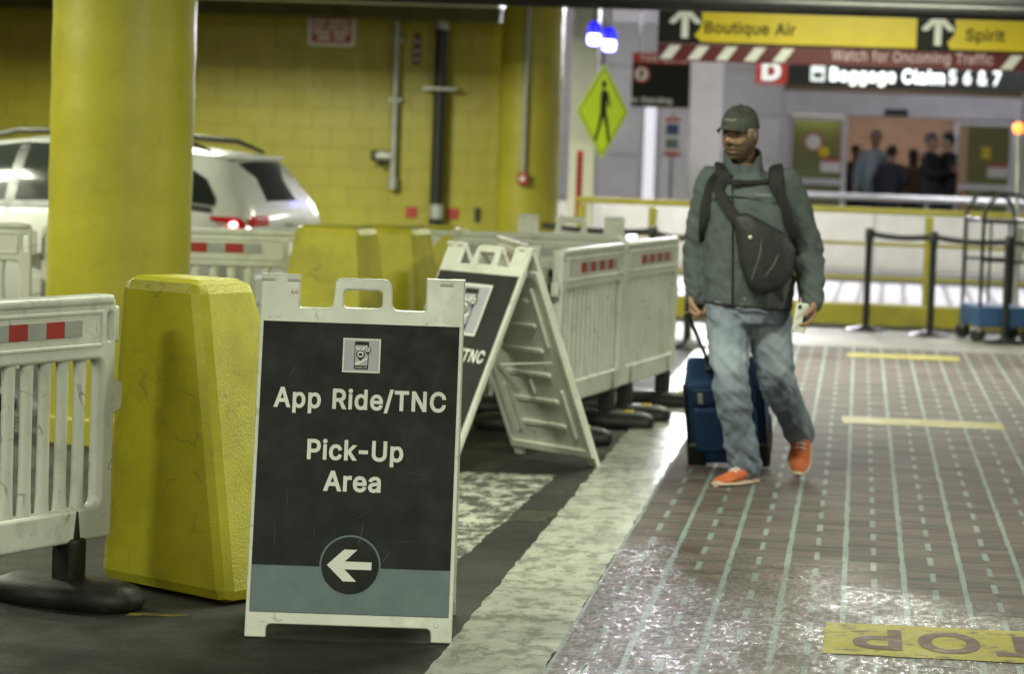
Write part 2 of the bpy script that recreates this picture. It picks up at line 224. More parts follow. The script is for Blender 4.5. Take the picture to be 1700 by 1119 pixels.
q 424 |372,-143,311,-143,311,59,306,59,301,50,295,41,287,31,277,21,266,12,252,4,236,-3,217,-7,195,-8,165,-6,137,3,111,16,89,34,70,57,55,84,43,116,36,151,34,189,36,227,43,261,55,293,70,320,89,342,112,361,137,374,165,382,196,384,218,383,237,379,253,373,267,364,278,355,287,346,295,336,301,327,307,319,313,319,313,379,372,379 |205,47,226,49,246,55,263,65,278,78,290,95,299,115,306,138,310,162,312,189,310,216,306,241,300,263,290,282,278,299,263,312,246,322,227,328,205,330,182,328,162,322,145,311,130,298,118,281,108,261,102,239,98,215,96,189,98,163,102,139,109,117,118,97,130,80,145,66,162,55,182,49
r 259 |53,0,53,379,112,379,112,321,115,321,124,339,137,354,152,367,171,377,191,383,213,385,218,385,223,385,229,384,235,384,240,384,243,384,243,322,241,323,236,324,230,324,223,325,215,326,207,326,190,324,174,321,159,315,146,306,135,296,126,284,119,269,115,254,114,237,114,0
t 227 |204,379,204,327,6,327,6,379 |65,471,126,471,126,98,127,83,130,70,136,61,144,55,156,51,170,50,175,50,180,50,185,51,191,52,197,53,202,54,213,2,207,0,200,-2,192,-3,184,-3,176,-4,168,-4,138,-1,113,7,92,21,77,41,68,64,65,93
u 410 |182,-5,158,-3,135,2,115,11,97,23,82,39,69,59,60,82,54,109,53,139,53,379,114,379,114,144,116,117,124,94,137,75,154,61,175,53,200,50,218,51,234,55,249,62,263,71,274,83,283,97,290,113,295,132,296,153,296,379,357,379,357,0,298,0,298,92,307,92,294,60,277,35,257,17,234,5,209,-3""".split('\n'):
    h_, *ls = ln.split(' |'); ch_, ad_ = h_.rsplit(' ', 1); FONT[ch_] = (int(ad_), [[(int(q[k]), int(q[k + 1])) for k in range(0, len(q), 2)] for q in (l.split(',') for l in ls)])

def grow(lp, d):
    ar = sum(a[0] * b[1] - b[0] * a[1] for a, b in zip(lp, lp[1:] + lp[:1])); s = 1 if ar > 0 else -1; out = []
    for i in range(len(lp)):
        a, b, c = Vector(lp[i - 1]), Vector(lp[i]), Vector(lp[(i + 1) % len(lp)])
        u, v = (b - a), (c - b)
        if u.length < 1e-6 or v.length < 1e-6: continue
        u.normalize(); v.normalize(); n = Vector((u.y + v.y, -u.x - v.x))
        if n.length < 1e-6: continue
        n.normalize(); k = min(1 / max(n.dot(Vector((u.y, -u.x))), .35), 2.)
        q = b + n * (d * s * k); out.append((q.x, q.y))
    return out

GL = {}
def glyph(ch, bold):
    if (ch, bold) not in GL:
        ad, loops = FONT[ch]; outer, holes = [], []
        for l in loops:
            pts = l + [((a[0] + b[0]) / 2, (a[1] + b[1]) / 2) for a, b in zip(l, l[1:] + l[:1])]
            par = [o for o in loops if o is not l and all(inside(p, o) for p in pts)]
            (holes if par else outer).append((l, par[0] if par else None))
        GL[ch, bold] = (ad + bold * 1.2, [[grow(o, bold)] + [grow(h_, -bold) for h_, pa in holes if pa is o] for o, _ in outer])
    return GL[ch, bold]

def text_mesh(body, bold=18, space=1., thick=0.):
    lay = {}; x = 0
    for ch in body:
        if ch == ' ': x += 250 * space; continue
        ad, gr = glyph(ch, bold)
        if ch == '-': x -= 45 * space; ad -= 45
        for k, g in enumerate(gr): lay.setdefault(ch + str(x), []).extend([[((p[0] + x) / 1000, p[1] / 1000) for p in lp] for lp in g])
        x += ad * space
    bm = bmesh.new()
    for loops in lay.values():
        me = plate_mesh(loops, thick, 0, 1, Matrix.Identity(4)); bm.from_mesh(me); bpy.data.meshes.remove(me)
    me = bpy.data.meshes.new('lettering'); bm.to_mesh(me); bm.free(); return me

def text(name, body, cap, mat, parent, at=(0, 0, 0), M=UPR, bold=18, sx=1., space=1., wid=None):
    """centred lettering of the given cap height"""
    me = text_mesh(body, bold, space); co = np.empty(len(me.vertices) * 3); me.vertices.foreach_get('co', co); co = co.reshape(-1, 3)
    k = cap / .509
    if wid: sx = wid / (co[:, 0].max() - co[:, 0].min()) / k
    me.transform(M @ Matrix.Diagonal((k * sx, k, 1, 1)) @ Matrix.Translation((-(co[:, 0].min() + co[:, 0].max()) / 2, 0, 0)))
    return link(name, me, mat, parent, loc=at)

# ------------------------------------------------------------------ materials
def nd(nt, t, **kw):
    n = nt.nodes.new(t)
    for k, v in kw.items(): setattr(n, k, v)
    return n

def mat(name, col, rough=.5, metal=0., var=.12, scale=4., bump=0., bscale=60., spec=.5, dirt=0., dcol=(.06, .055, .04), dscale=3., coat=0., emit=None, estr=0., stretch=None, rvar=.1, scuff=0., scol=(.05, .05, .04), sscale=3., world=False):
    m = bpy.data.materials.new(name); m.use_nodes = True; t = m.node_tree; p = t.nodes['Principled BSDF']
    geo = nd(t, 'ShaderNodeTexCoord'); vec = nd(t, 'ShaderNodeNewGeometry').outputs['Position'] if world else geo.outputs['Object']
    if stretch:
        mp = nd(t, 'ShaderNodeMapping'); mp.inputs['Scale'].default_value = stretch; t.links.new(vec, mp.inputs[0]); vec = mp.outputs[0]
    def noi(s, det=4., r=.6):
        n = nd(t, 'ShaderNodeTexNoise'); n.inputs['Scale'].default_value = s; n.inputs['Detail'].default_value = det; n.inputs['Roughness'].default_value = r
        t.links.new(vec, n.inputs['Vector']); return n.outputs[0]
    def mixc(f, a, b):
        x = nd(t, 'ShaderNodeMix', data_type='RGBA')
        for s, v in ((x.inputs[0], f), (x.inputs[6], a), (x.inputs[7], b)):
            if hasattr(v, 'is_output'): t.links.new(v, s)
            else: s.default_value = v
        return x.outputs[2]
    def rmp(src, a, b, c=0., d=1.):
        r = nd(t, 'ShaderNodeMapRange'); r.inputs[1].default_value = a; r.inputs[2].default_value = b; r.inputs[3].default_value = c; r.inputs[4].default_value = d
        t.links.new(src, r.inputs[0]); return r.outputs[0]
    c4 = (*col, 1)
    c = c4
    if var:
        lo = (*[max(x * (1 - var * 1.5), 0) for x in col], 1); hi = (*[min(x * (1 + var), 1) for x in col], 1)
        c = mixc(rmp(noi(scale, 5.), .3, .7), lo, hi)
    if dirt:
        c = mixc(rmp(noi(dscale, 8., .72), .52, .72, 0., dirt), c, (*dcol, 1))
    if scuff:      # thin rubbed lines and spots
        n1 = noi(sscale, 2., .5); ab = nd(t, 'ShaderNodeMath', operation='ABSOLUTE'); sb = nd(t, 'ShaderNodeMath', operation='SUBTRACT'); sb.inputs[1].default_value = .5; t.links.new(n1, sb.inputs[0]); t.links.new(sb.outputs[0], ab.inputs[0])
        ml = nd(t, 'ShaderNodeMath', operation='MULTIPLY'); t.links.new(rmp(ab.outputs[0], .012, .004, 0., scuff), ml.inputs[0]); t.links.new(rmp(noi(sscale * 2.7, 3.), .52, .62), ml.inputs[1])
        c = mixc(ml.outputs[0], c, (*scol, 1)); c = mixc(rmp(noi(sscale * 14., 2., .4), .72, .76, 0., scuff * .8), c, (*scol, 1))
    if hasattr(c, 'is_output'): t.links.new(c, p.inputs['Base Color'])
    else: p.inputs['Base Color'].default_value = c
    if rvar: t.links.new(rmp(noi(scale * 2.3, 4.), .25, .75, max(rough - rvar, .02), min(rough + rvar, 1)), p.inputs['Roughness'])
    else: p.inputs['Roughness'].default_value = rough
    p.inputs['Metallic'].default_value = metal; p.inputs['Specular IOR Level'].default_value = spec
    if coat: p.inputs['Coat Weight'].default_value = coat; p.inputs['Coat Roughness'].default_value = .08
    if bump:
        b = nd(t, 'ShaderNodeBump'); b.inputs['Strength'].default_value = bump; b.inputs['Distance'].default_value = .01
        t.links.new(noi(bscale, 3.), b.inputs['Height']); t.links.new(b.outputs[0], p.inputs['Normal'])
    if emit: p.inputs['Emission Color'].default_value = (*emit, 1); p.inputs['Emission Strength'].default_value = estr
    m['h'] = 1
    return m

def glass(name, col, rough=.03, alpha=.35):
    m = bpy.data.materials.new(name); m.use_nodes = True; t = m.node_tree; p = t.nodes['Principled BSDF']
    p.inputs['Base Color'].default_value = (*col, 1); p.inputs['Roughness'].default_value = rough; p.inputs['Alpha'].default_value = alpha
    p.inputs['Specular IOR Level'].default_value = .8
    return m

YEL = (.39, .355, .03)
MT = dict(
    yellow_wall=mat('yellow_wall', YEL, .42, var=.10, scale=2.2, bump=.25, bscale=45, dirt=.55, dcol=(.15, .14, .03), dscale=1.1, stretch=(1, 1, .5), world=True),
    yellow_col=mat('yellow_column', (.39, .355, .03), .45, var=.10, scale=2., bump=.15, bscale=25, dirt=.25, dcol=(.2, .17, .02), dscale=2.5, scuff=.14, sscale=2., scol=(.16, .14, .03)),
    yellow_block=mat('yellow_block', (.54, .49, .03), .36, var=.12, scale=3., bump=.30, bscale=110, dirt=.55, dcol=(.20, .18, .03), dscale=2.2, rvar=.12, scuff=.28, sscale=3.5, world=True),
    yellow_rail=mat('yellow_rail', (.34, .30, .035), .4, var=.12, dirt=.3),
    mortar=mat('mortar', (.24, .21, .018), .8, var=.1),
    white_plastic=mat('white_plastic', (.72, .73, .66), .38, var=.05, scale=3., bump=.05, bscale=30, dirt=.45, dcol=(.22, .21, .16), dscale=5.5, scuff=.5, sscale=5., world=True),
    white_sign=mat('white_sign_plastic', (.74, .75, .68), .35, var=.05, scale=3., bump=.06, bscale=60, dirt=.35, dcol=(.3, .28, .2), dscale=7., scuff=.35, sscale=6., world=True),
    rubber=mat('black_rubber', (.013, .013, .012), .55, var=.3, scale=9., bump=.2, bscale=90, dirt=.5, dcol=(.07, .065, .05), dscale=6.),
    black=mat('black_paint', (.012, .012, .013), .45, var=.2),
    black_metal=mat('black_metal', (.02, .02, .022), .4, var=.2, metal=.3),
    steel=mat('grey_steel', (.42, .43, .43), .35, metal=.7, var=.1),
    galv=mat('galvanised', (.45, .47, .45), .45, metal=.4, var=.15),
    concrete=mat('concrete', (.24, .24, .21), .8, var=.18, scale=3., bump=.3, bscale=40, dirt=.4),
    red=mat('red_sign', (.42, .03, .025), .4, var=.1),
    darkred=mat('dark_red_sign', (.11, .008, .012), .4, var=.1),
    white=mat('white_paint', (.78, .78, .74), .45, var=.06),
    black_sign=mat('black_sign', (.012, .014, .012), .5, var=.15, spec=.18),
    yellow_sign=mat('yellow_sign', (.72, .56, .015), .4, var=.06),
    lime=mat('lime_sign', (.50, .66, .03), .35, var=.05),
    teal=mat('teal_vinyl', (.115, .170, .185), .5, var=.08, scale=6.),
    lilac=mat('lilac_vinyl', (.40, .39, .46), .42, var=.04),
    cream=mat('cream_panel', (.58, .58, .49), .5, var=.07, dirt=.2, dcol=(.35, .33, .25)),
    facade=mat('facade_panel', (.66, .655, .65), .45, var=.06, dirt=.15, dcol=(.4, .38, .4)),
    alum=mat('aluminium', (.55, .55, .60), .4, metal=.5, var=.08),
    brown=mat('brown_wall', (.13, .078, .058), .6, var=.12),
    blue_case=mat('blue_fabric', (.012, .045, .13), .75, var=.25, scale=30., bump=.25, bscale=300),
    navy=mat('navy_paint', (.015, .06, .16), .45, var=.15),
    car_paint=mat('white_car_paint', (.52, .53, .50), .25, var=.03, coat=.6, rvar=.03),
    tire=mat('tyre', (.015, .015, .015), .8),
)
MT['car_glass'] = glass('car_glass', (.012, .016, .014), .10, .90)
MT['car_glass'].node_tree.nodes['Principled BSDF'].inputs['Specular IOR Level'].default_value = .35
MT['door_glass'] = glass('door_glass', (.30, .36, .22), .05, .22)

# ---- sign face: black vinyl with scuffs and scratches
def sign_black():
    m = mat('sign_face_black', (.013, .0155, .014), .5, var=.12, scale=5., spec=.18); t = m.node_tree; p = t.nodes['Principled BSDF']
    tc = nd(t, 'ShaderNodeTexCoord'); base = p.inputs['Base Color'].links[0].from_socket
    prev = base
    for i, (rot, sc, thr, amt) in enumerate(((R(72), (3., 90, 2.5), .78, .25), (R(25), (2, 70, 2), .79, .2), (R(90), (7, 40, 5), .80, .2))):
        mp = nd(t, 'ShaderNodeMapping'); mp.inputs['Rotation'].default_value = (0, rot, 0); mp.inputs['Scale'].default_value = (sc[0], 1, sc[1]); mp.inputs['Location'].default_value = (i * 3.1, 0, i * 1.7)
        t.links.new(tc.outputs['Object'], mp.inputs[0])
        n = nd(t, 'ShaderNodeTexNoise'); n.inputs['Scale'].default_value = 2.2; n.inputs['Detail'].default_value = 3; n.inputs['Distortion'].default_value = .6; t.links.new(mp.outputs[0], n.inputs['Vector'])
        r = nd(t, 'ShaderNodeMapRange'); r.inputs[1].default_value = thr - .05; r.inputs[2].default_value = thr + .03; r.inputs[4].default_value = amt; t.links.new(n.outputs[0], r.inputs[0])
        x = nd(t, 'ShaderNodeMix', data_type='RGBA'); t.links.new(r.outputs[0], x.inputs[0]); t.links.new(prev, x.inputs[6]); x.inputs[7].default_value = (.32, .33, .36, 1); prev = x.outputs[2]
    t.links.new(prev, p.inputs['Base Color'])
    return m
MT['sign_face'] = sign_black()

# ---- ground materials in world coordinates
def ground_base(name):
    m = bpy.data.materials.new(name); m.use_nodes = True; t = m.node_tree; p = t.nodes['Principled BSDF']
    g = nd(t, 'ShaderNodeNewGeometry').outputs['Position']
    def noi(s, det=5., r=.62, st=None, dist=0.):
        v = g
        if st:
            mp = nd(t, 'ShaderNodeMapping'); mp.inputs['Scale'].default_value = st; t.links.new(g, mp.inputs[0]); v = mp.outputs[0]
        n = nd(t, 'ShaderNodeTexNoise'); n.inputs['Scale'].default_value = s; n.inputs['Detail'].default_value = det; n.inputs['Roughness'].default_value = r; n.inputs['Distortion'].default_value = dist
        t.links.new(v, n.inputs['Vector']); return n.outputs[0]
    def mr(s, a, b, c=0., d=1.):
        r = nd(t, 'ShaderNodeMapRange'); r.inputs[1].default_value = a; r.inputs[2].default_value = b; r.inputs[3].default_value = c; r.inputs[4].default_value = d; t.links.new(s, r.inputs[0]); return r.outputs[0]
    def mx(f, a, b):
        x = nd(t, 'ShaderNodeMix', data_type='RGBA')
        for s, v in ((x.inputs[0], f), (x.inputs[6], a), (x.inputs[7], b)):
            if hasattr(v, 'is_output'): t.links.new(v, s)
            else: s.default_value = v if not isinstance(v, tuple) or len(v) == 4 else (*v, 1)
        return x.outputs[2]
    def mth(op, a, b=None):
        x = nd(t, 'ShaderNodeMath', operation=op)
        for i, v in enumerate((a, b)):
            if v is None: continue
            if hasattr(v, 'is_output'): t.links.new(v, x.inputs[i])
            else: x.inputs[i].default_value = v
        return x.outputs[0]
    def bump(h, s, d=.01):
        b = nd(t, 'ShaderNodeBump'); b.inputs['Strength'].default_value = s; b.inputs['Distance'].default_value = d; t.links.new(h, b.inputs['Height']); t.links.new(b.outputs[0], p.inputs['Normal'])
    return m, t, p, g, noi, mr, mx, mth, bump

def sealed(t, p, g, noi, mr, mth, bump, rough):
    """gritty glossy sealer laid over the near end of the crossing"""
    sep = nd(t, 'ShaderNodeSeparateXYZ'); t.links.new(g, sep.inputs[0])
    wx = mth('ADD', sep.outputs[1], mth('MULTIPLY', sep.outputs[0], 1.0))
    seal = mr(mth('ADD', wx, mth('MULTIPLY', noi(1.3, 6., .65), 2.2)), 12.3, 11.6)
    r = nd(t, 'ShaderNodeMix'); t.links.new(seal, r.inputs[0]); r.inputs[2].default_value = rough
    t.links.new(mr(mth('ADD', mth('MULTIPLY', noi(50., 4., .75, (1, .32, 1)), .7), mth('MULTIPLY', noi(5., 4., .6, (1, .5, 1)), .3)), .40, .60, .20, .60), r.inputs[3]); t.links.new(r.outputs[0], p.inputs['Roughness'])
    grit = mth('MULTIPLY', noi(64., 4., .72, (1, .30, 1)), mth('ADD', mth('MULTIPLY', seal, 1.7), .35))
    bump(mth('ADD', grit, mth('MULTIPLY', noi(10., 4., .6, (.8, .6, 1)), .8)), .6, .0034)

def asphalt():
    m, t, p, g, noi, mr, mx, mth, bump = ground_base('asphalt')
    c = mx(mr(noi(1.3), .35, .65), (.009, .009, .0075), (.026, .025, .021))
    c = mx(mr(noi(90., 2.), .55, .75, 0, .5), c, (.13, .125, .105))  # pale speckles painted in as glints
    c = mx(mr(noi(2.5, 8., .7, (1., .35, 1.)), .54, .70, 0, .5), c, (.085, .09, .07))
    t.links.new(c, p.inputs['Base Color']); t.links.new(mr(noi(3., 5.), .3, .7, .48, .85), p.inputs['Roughness']); p.inputs['Specular IOR Level'].default_value = .22
    bump(mth('ADD', noi(60., 3.), mth('MULTIPLY', noi(9., 4., .6, (1, .8, 1)), 1.2)), .8, .006)
    return m

def worn_paint(name, col, keep=.5, under=(.05, .05, .042), rough=(.22, .55), bs=.5, st=(1, 1, 1), seal=False):
    m, t, p, g, noi, mr, mx, mth, bump = ground_base(name)
    n = noi(11., 10., .78, st)
    f = mr(n, keep - .05, keep + .03)
    lo = tuple(x * .62 for x in col)
    pc = mx(mr(noi(2.2, 6.), .3, .7), lo, col)
    pc = mx(mr(noi(1.1, 4.), .5, .7, 0, .35), pc, (.30, .30, .25))
    c = mx(f, pc, under)
    t.links.new(c, p.inputs['Base Color'])
    if seal: sealed(t, p, g, noi, mr, mth, bump, .7); return m
    t.links.new(mr(noi(5., 5.), .3, .7, rough[0], rough[1]), p.inputs['Roughness'])
    bump(mth('ADD', noi(55., 3.), mth('MULTIPLY', noi(12., 5., .65, (1, .7, 1)), 1.5)), bs, .0022)
    return m

def brick_mat():
    m, t, p, g, noi, mr, mx, mth, bump = ground_base('stamped_brick')
    vm = nd(t, 'ShaderNodeVectorMath', operation='SNAP'); vm.inputs[1].default_value = (.1068, .1068, 10.); 
    off = nd(t, 'ShaderNodeVectorMath', operation='ADD'); off.inputs[1].default_value = (-.005, 0, 0); t.links.new(g, off.inputs[0]); t.links.new(off.outputs[0], vm.inputs[0])
    wn = nd(t, 'ShaderNodeTexWhiteNoise', noise_dimensions='3D'); t.links.new(vm.outputs[0], wn.inputs['Vector'])
    c = mx(wn.outputs['Value'], (.040, .024, .023), (.118, .076, .070))
    c = mx(mr(noi(2.2, 5.), .35, .7, 0, .55), c, (.085, .075, .066))
    c = mx(mr(noi(22., 4., .7, (1., .6, 1.)), .60, .72, 0, .5), c, (.15, .15, .13))
    c = mx(mr(noi(.9, 6., .65, (1., .45, 1.)), .50, .68, 0, .55), c, (.034, .030, .028))
    c = mx(mr(noi(5., 7., .75, (1., .5, 1.)), .60, .70, 0, .45), c, (.16, .15, .135))
    t.links.new(c, p.inputs['Base Color'])
    sealed(t, p, g, noi, mr, mth, bump, .74)
    return m
MT['asphalt'] = asphalt(); MT['brick'] = brick_mat()
MT['grout'] = worn_paint('teal_joint_paint', (.19, .25, .245), .58, (.10, .085, .08), (.6, .8), .6, (3, 2, 1), True)
MT['stripe'] = worn_paint('white_stripe_paint', (.53, .54, .47), .53, (.22, .22, .19), (.18, .38), .9, (1, .55, 1))
MT['patch_paint'] = worn_paint('worn_white_paint', (.52, .53, .46), .50, (.06, .06, .05), (.3, .55), .6, (1, .5, 1))
MT['stop_paint'] = worn_paint('yellow_marking_paint', (.42, .36, .03), .57, (.10, .09, .05), (.5, .75), .8)
MT['stop_red'] = worn_paint('red_marking_paint', (.12, .06, .06), .58, (.2, .17, .04), (.5, .75), .6)
MT['zebra'] = worn_paint('crossing_paint', (.60, .60, .60), .66, (.3, .3, .28), (.3, .5), .3)
MT['road_grey'] = worn_paint('grey_concrete_paving', (.22, .21, .20), .62, (.14, .14, .13), (.4, .6), .3)

# ------------------------------------------------------------------ lights: deck ceiling fixtures, plus added fill and glare lamps
def fixture(loc, size, power, col, label, rz=0., group='ceiling strip lights of the deck', tilt=0.):
    t = thing('ceiling_light', loc, rz, label, 'ceiling light', group)
    sx, sy = size
    MB().box(-sx / 2 - .04, sx / 2 + .04, -sy / 2 - .04, sy / 2 + .04, .02, .12).build('housing', MT['white'], t, .01)
    for s in (-1, 1): MB().tube([(s * sx * .35, 0, .12), (s * sx * .35, 0, 3.3 - loc[2] if loc[2] < 3.1 else .3)], .012).build('hanger', MT['black_metal'], t)
    ld = bpy.data.lights.new('strip_lamp', 'AREA'); ld.shape = 'RECTANGLE'; ld.size = sx; ld.size_y = sy; ld.energy = power; ld.color = col
    lo = bpy.data.objects.new('lamp', ld); COL.objects.link(lo); lo.parent = t; lo.location = (0, 0, 0.0); lo.rotation_euler = (tilt, 0, 0)
    return t
GA = (.97, 1.0, .75); GB = (.93, 1.0, .76); TW = (.95, .93, 1.0)
fixture((5.1, 5.2, 3.0), (1.2, .35), 260, GA, 'ceiling strip light above the lane beside the photographer')
fixture((4.6, 1.2, 3.0), (1.2, .35), 200, GA, 'ceiling strip light above the lane behind the photographer')
fixture((5.2, 13.5, 3.0), (1.2, .3), 430, GA, 'ceiling strip light above the lane beside the walking man')
fixture((-.6, 1.0, 3.1), (1.4, .4), 250, GB, 'added fill light above the foreground asphalt')  # unseen fill lamp added from the front
fixture((-1.0, 5.2, 3.1), (1.4, .4), 95, GB, 'added light that brightens the front sign')  # unseen lamp added to lift the white frame of the front sign
fixture((-5.2, 6.0, 3.1), (1.4, .4), 120, GB, 'added fill light behind the slatted barrier')  # unseen lamp added as fill from the left
fixture((-1.2, 11.5, 3.15), (1.4, .3), 150, GB, 'ceiling strip light above the yellow concrete blocks')
fixture((-6.2, 13.0, 3.05), (1.2, .3), 230, GA, 'ceiling strip light in front of the white car')
fixture((-7.5, 19.5, 3.05), (1.2, .3), 360, GA, 'ceiling strip light above the white car')
fixture((-6.0, 25.0, 3.1), (1.4, 1.2), 500, GA, 'added light that brightens the block wall behind the white car')  # unseen lamp added to light the wall below the baffle
fixture((.2, 20.6, 3.1), (1.6, .35), 210, GA, 'ceiling strip light above the brick crossing')
fixture((-.2, 23.7, 3.2), (1.6, .3), 170, GA, 'added light that brightens the overhead lane sign')  # unseen lamp added so the yellow panels come out bright
CG = 'canopy lights outside the terminal doors'
fixture((-2.2, 34.8, 3.2), (3.0, .6), 1050, TW, 'added floodlight tilted at the crossing for floor glare', group=CG, tilt=-.9)  # unseen floodlight, added and tilted to throw glare on the paving
fixture((1.8, 35.5, 3.8), (2.4, .5), 180, TW, 'canopy light over the kerb by the terminal doors', group=CG)
fixture((-3.4, 39.0, 3.8), (1.6, .4), 75, TW, 'canopy light washing the pale terminal wall', group=CG)
fixture((2.2, 31.5, 3.25), (1.6, .4), 150, TW, 'canopy light over the far end of the zebra crossing', group=CG)
fixture((.6, 46.0, 2.95), (2.4, .4), 200, (1, .88, .7), 'ceiling light inside the baggage hall', group='baggage hall lights')

# ------------------------------------------------------------------ setting
def sheet(name, mat_, x0, x1, y0, y1, z, nx=1, ny=1, kind='structure', parent=None):
    b = MB(); vs = [(x0 + (x1 - x0) * i / nx, y0 + (y1 - y0) * j / ny, z) for j in range(ny + 1) for i in range(nx + 1)]
    fs = [(j * (nx + 1) + i, j * (nx + 1) + i + 1, (j + 1) * (nx + 1) + i + 1, (j + 1) * (nx + 1) + i) for j in range(ny) for i in range(nx)]
    b.add(vs, fs); o = b.build(name, mat_, parent)
    if parent is None and kind: o['kind'] = kind
    return o
sheet('ground', MT['asphalt'], -150, 150, -60, 250, 0)
def ragged(name, mat_, x0, x1, y0, y1, z, amp=.012, step=.06, parent=None):
    n = int((y1 - y0) / step); L = []; Rr = []
    for i in range(n + 1):
        y = y0 + (y1 - y0) * i / n
        L.append((x0 + amp * noise.noise((y * 6, x0 * 9, 0)) + amp * .6 * noise.noise((y * 25, x0, 3)), y, z)); Rr.append((x1 + amp * noise.noise((y * 6, x1 * 9, 5)) + amp * .6 * noise.noise((y * 25, x1, 8)), y, z))
    b = MB(); b.add(L + Rr, [(i, i + n + 1, i + n + 2, i + 1) for i in range(n)]); return b.build(name, mat_, parent)
o = ragged('white_edge_stripe', MT['stripe'], -1.185, -.853, 4, 33, .0045); o['kind'] = 'structure'
# worn white box marking with asphalt inside
def marking(name, mat_, pts, z):
    b = MB(); b.add([(x, y, z) for x, y in pts], [tuple(range(len(pts)))]); o = b.build(name, mat_); o['kind'] = 'structure'; return o
def wob(pts, amp=.02, step=.08):
    out = []
    for i, p in enumerate(pts):
        q = pts[(i + 1) % len(pts)]; L = math.hypot(q[0] - p[0], q[1] - p[1]); n = max(1, int(L / step))
        for k in range(n):
            x = p[0] + (q[0] - p[0]) * k / n; y = p[1] + (q[1] - p[1]) * k / n
            out.append((x + amp * noise.noise((x * 7, y * 7, 1)), y + amp * noise.noise((x * 7, y * 7, 9))))
    return out
marking('white_road_marking', MT['patch_paint'], wob([(-2.6, 10.6), (-1.40, 10.6), (-1.335, 13.69), (-2.6, 13.55)]), .0018)
marking('yellow_road_marking', worn_paint('worn_yellow_paint', (.32, .25, .02), .5, (.045, .045, .04)), wob([(-2.25, 9.16), (-2.05, 9.2), (-2.05, 9.26), (-2.25, 9.22)]), .0016)
marking('yellow_paint_scrawl', worn_paint('yellow_scrawl', (.30, .24, .02), .42, (.025, .025, .02), st=(5, 3, 1)), wob([(-1.40, 11.9), (-1.19, 12.0), (-1.2, 12.35), (-1.38, 12.3)], .04), .0016)

# brick paving: basketweave, 214 mm squares
SQ = .2136; BX0 = .005 - 4 * SQ
NX, NY = 17, 73; BY0 = 8.03
pav = ragged('brick_paving', MT['grout'], -.853, BX0 + NX * SQ, BY0, BY0 + NY * SQ, .0052, .004); pav['kind'] = 'structure'
hb = MB().box(-(SQ - .019) / 2, (SQ - .019) / 2, -(SQ / 2 - .016) / 2, (SQ / 2 - .016) / 2, 0, .0011).mesh('brick_across')
vb = MB().box(-(SQ / 2 - .021) / 2, (SQ / 2 - .021) / 2, -(SQ - .016) / 2, (SQ - .016) / 2, 0, .0011).mesh('brick_along')
for me in (hb, vb): me.materials.append(MT['brick'])
rest = MB(); cand = []
for i in range(NX):
    for j in range(NY):
        cx = BX0 + (i + .5) * SQ; cy = BY0 + (j + .5) * SQ
        for k in (-1, 1):
            if (i + j) % 2: cand.append((cx, cy + k * SQ / 4, 0))
            else: cand.append((cx + k * SQ / 4, cy, 1))
def seen(c):
    v = Vector((c[0], c[1], 0)) - Vector((0, 0, H)); z = v.dot(F)
    px = 850 + 4958 * v.dot(RT) / z; py = 559.5 - 4958 * v.dot(UP) / z
    return -20 < px < 1720 and py < 1140
cand.sort(key=lambda c: (not seen(c), c[1]))
for n, (cx, cy, o) in enumerate(cand):
    jx, jy, ja = random.uniform(-.002, .002), random.uniform(-.0015, .0015), random.uniform(-.008, .008)
    zt = .0052 + random.uniform(-.0004, .0003)
    if n < 300:
        b = bpy.data.objects.new('brick', vb if o else hb); COL.objects.link(b); b.parent = pav; b.location = (cx + jx, cy + jy, zt); b.rotation_euler = (0, 0, ja)
    else:
        w_, h_ = ((SQ / 2 - .021) / 2, (SQ - .016) / 2) if o else ((SQ - .019) / 2, (SQ / 2 - .016) / 2)
        rest.box(-w_, w_, -h_, h_, 0, .0011, Matrix.Translation((cx + jx, cy + jy, zt)) @ Matrix.Rotation(ja, 4, 'Z'))
ro = rest.build('far_bricks', MT['brick'], pav); ro['kind'] = 'stuff'
# painted boxes on the bricks
def stop_box(x0, x1, y0, y1, letters):
    o = marking('yellow_stop_marking' if letters else 'yellow_floor_bar', MT['stop_paint'], wob([(x0, y0), (x1, y0 + .02), (x1, y1 + .02), (x0, y1)], .01), .0082)
    if letters:
        for i, ch in enumerate('POTS'):
            text('lettering', ch, .36, MT['stop_red'], o, (x0 + .17 + i * .225, y1 - .12, .0095), Matrix.Rotation(math.pi, 4, 'Z'), 24, sx=.55)
stop_box(-.055, .93, 9.13, 9.74, True)
stop_box(-.044, .87, 16.95, 17.38, False)
stop_box(-.04, .80, 22.45, 22.9, False)
sheet('grey_landing', MT['road_grey'], -1.6, 9, 23.65, 26.1, .004)
# far road with zebra crossing
sheet('far_road', MT['road_grey'], -40, 40, 26.9, 35.4, .004)
for i in range(26):
    x0 = -3.2 + i * .235
    marking('crossing_stripe', MT['zebra'], wob([(x0 - .05, 28.9), (x0 + .12, 28.9), (x0 + .19, 35.2), (x0 + .02, 35.2)], .006, .3), .0082)
kb = bx('far_kerb', MT['concrete'], None, -40, 40, 35.4, 35.6, 0, .14, .02); kb['kind'] = 'structure'
sw = bx('far_pavement', MT['concrete'], None, -40, 40, 35.602, 60, 0, .138); sw['kind'] = 'structure'

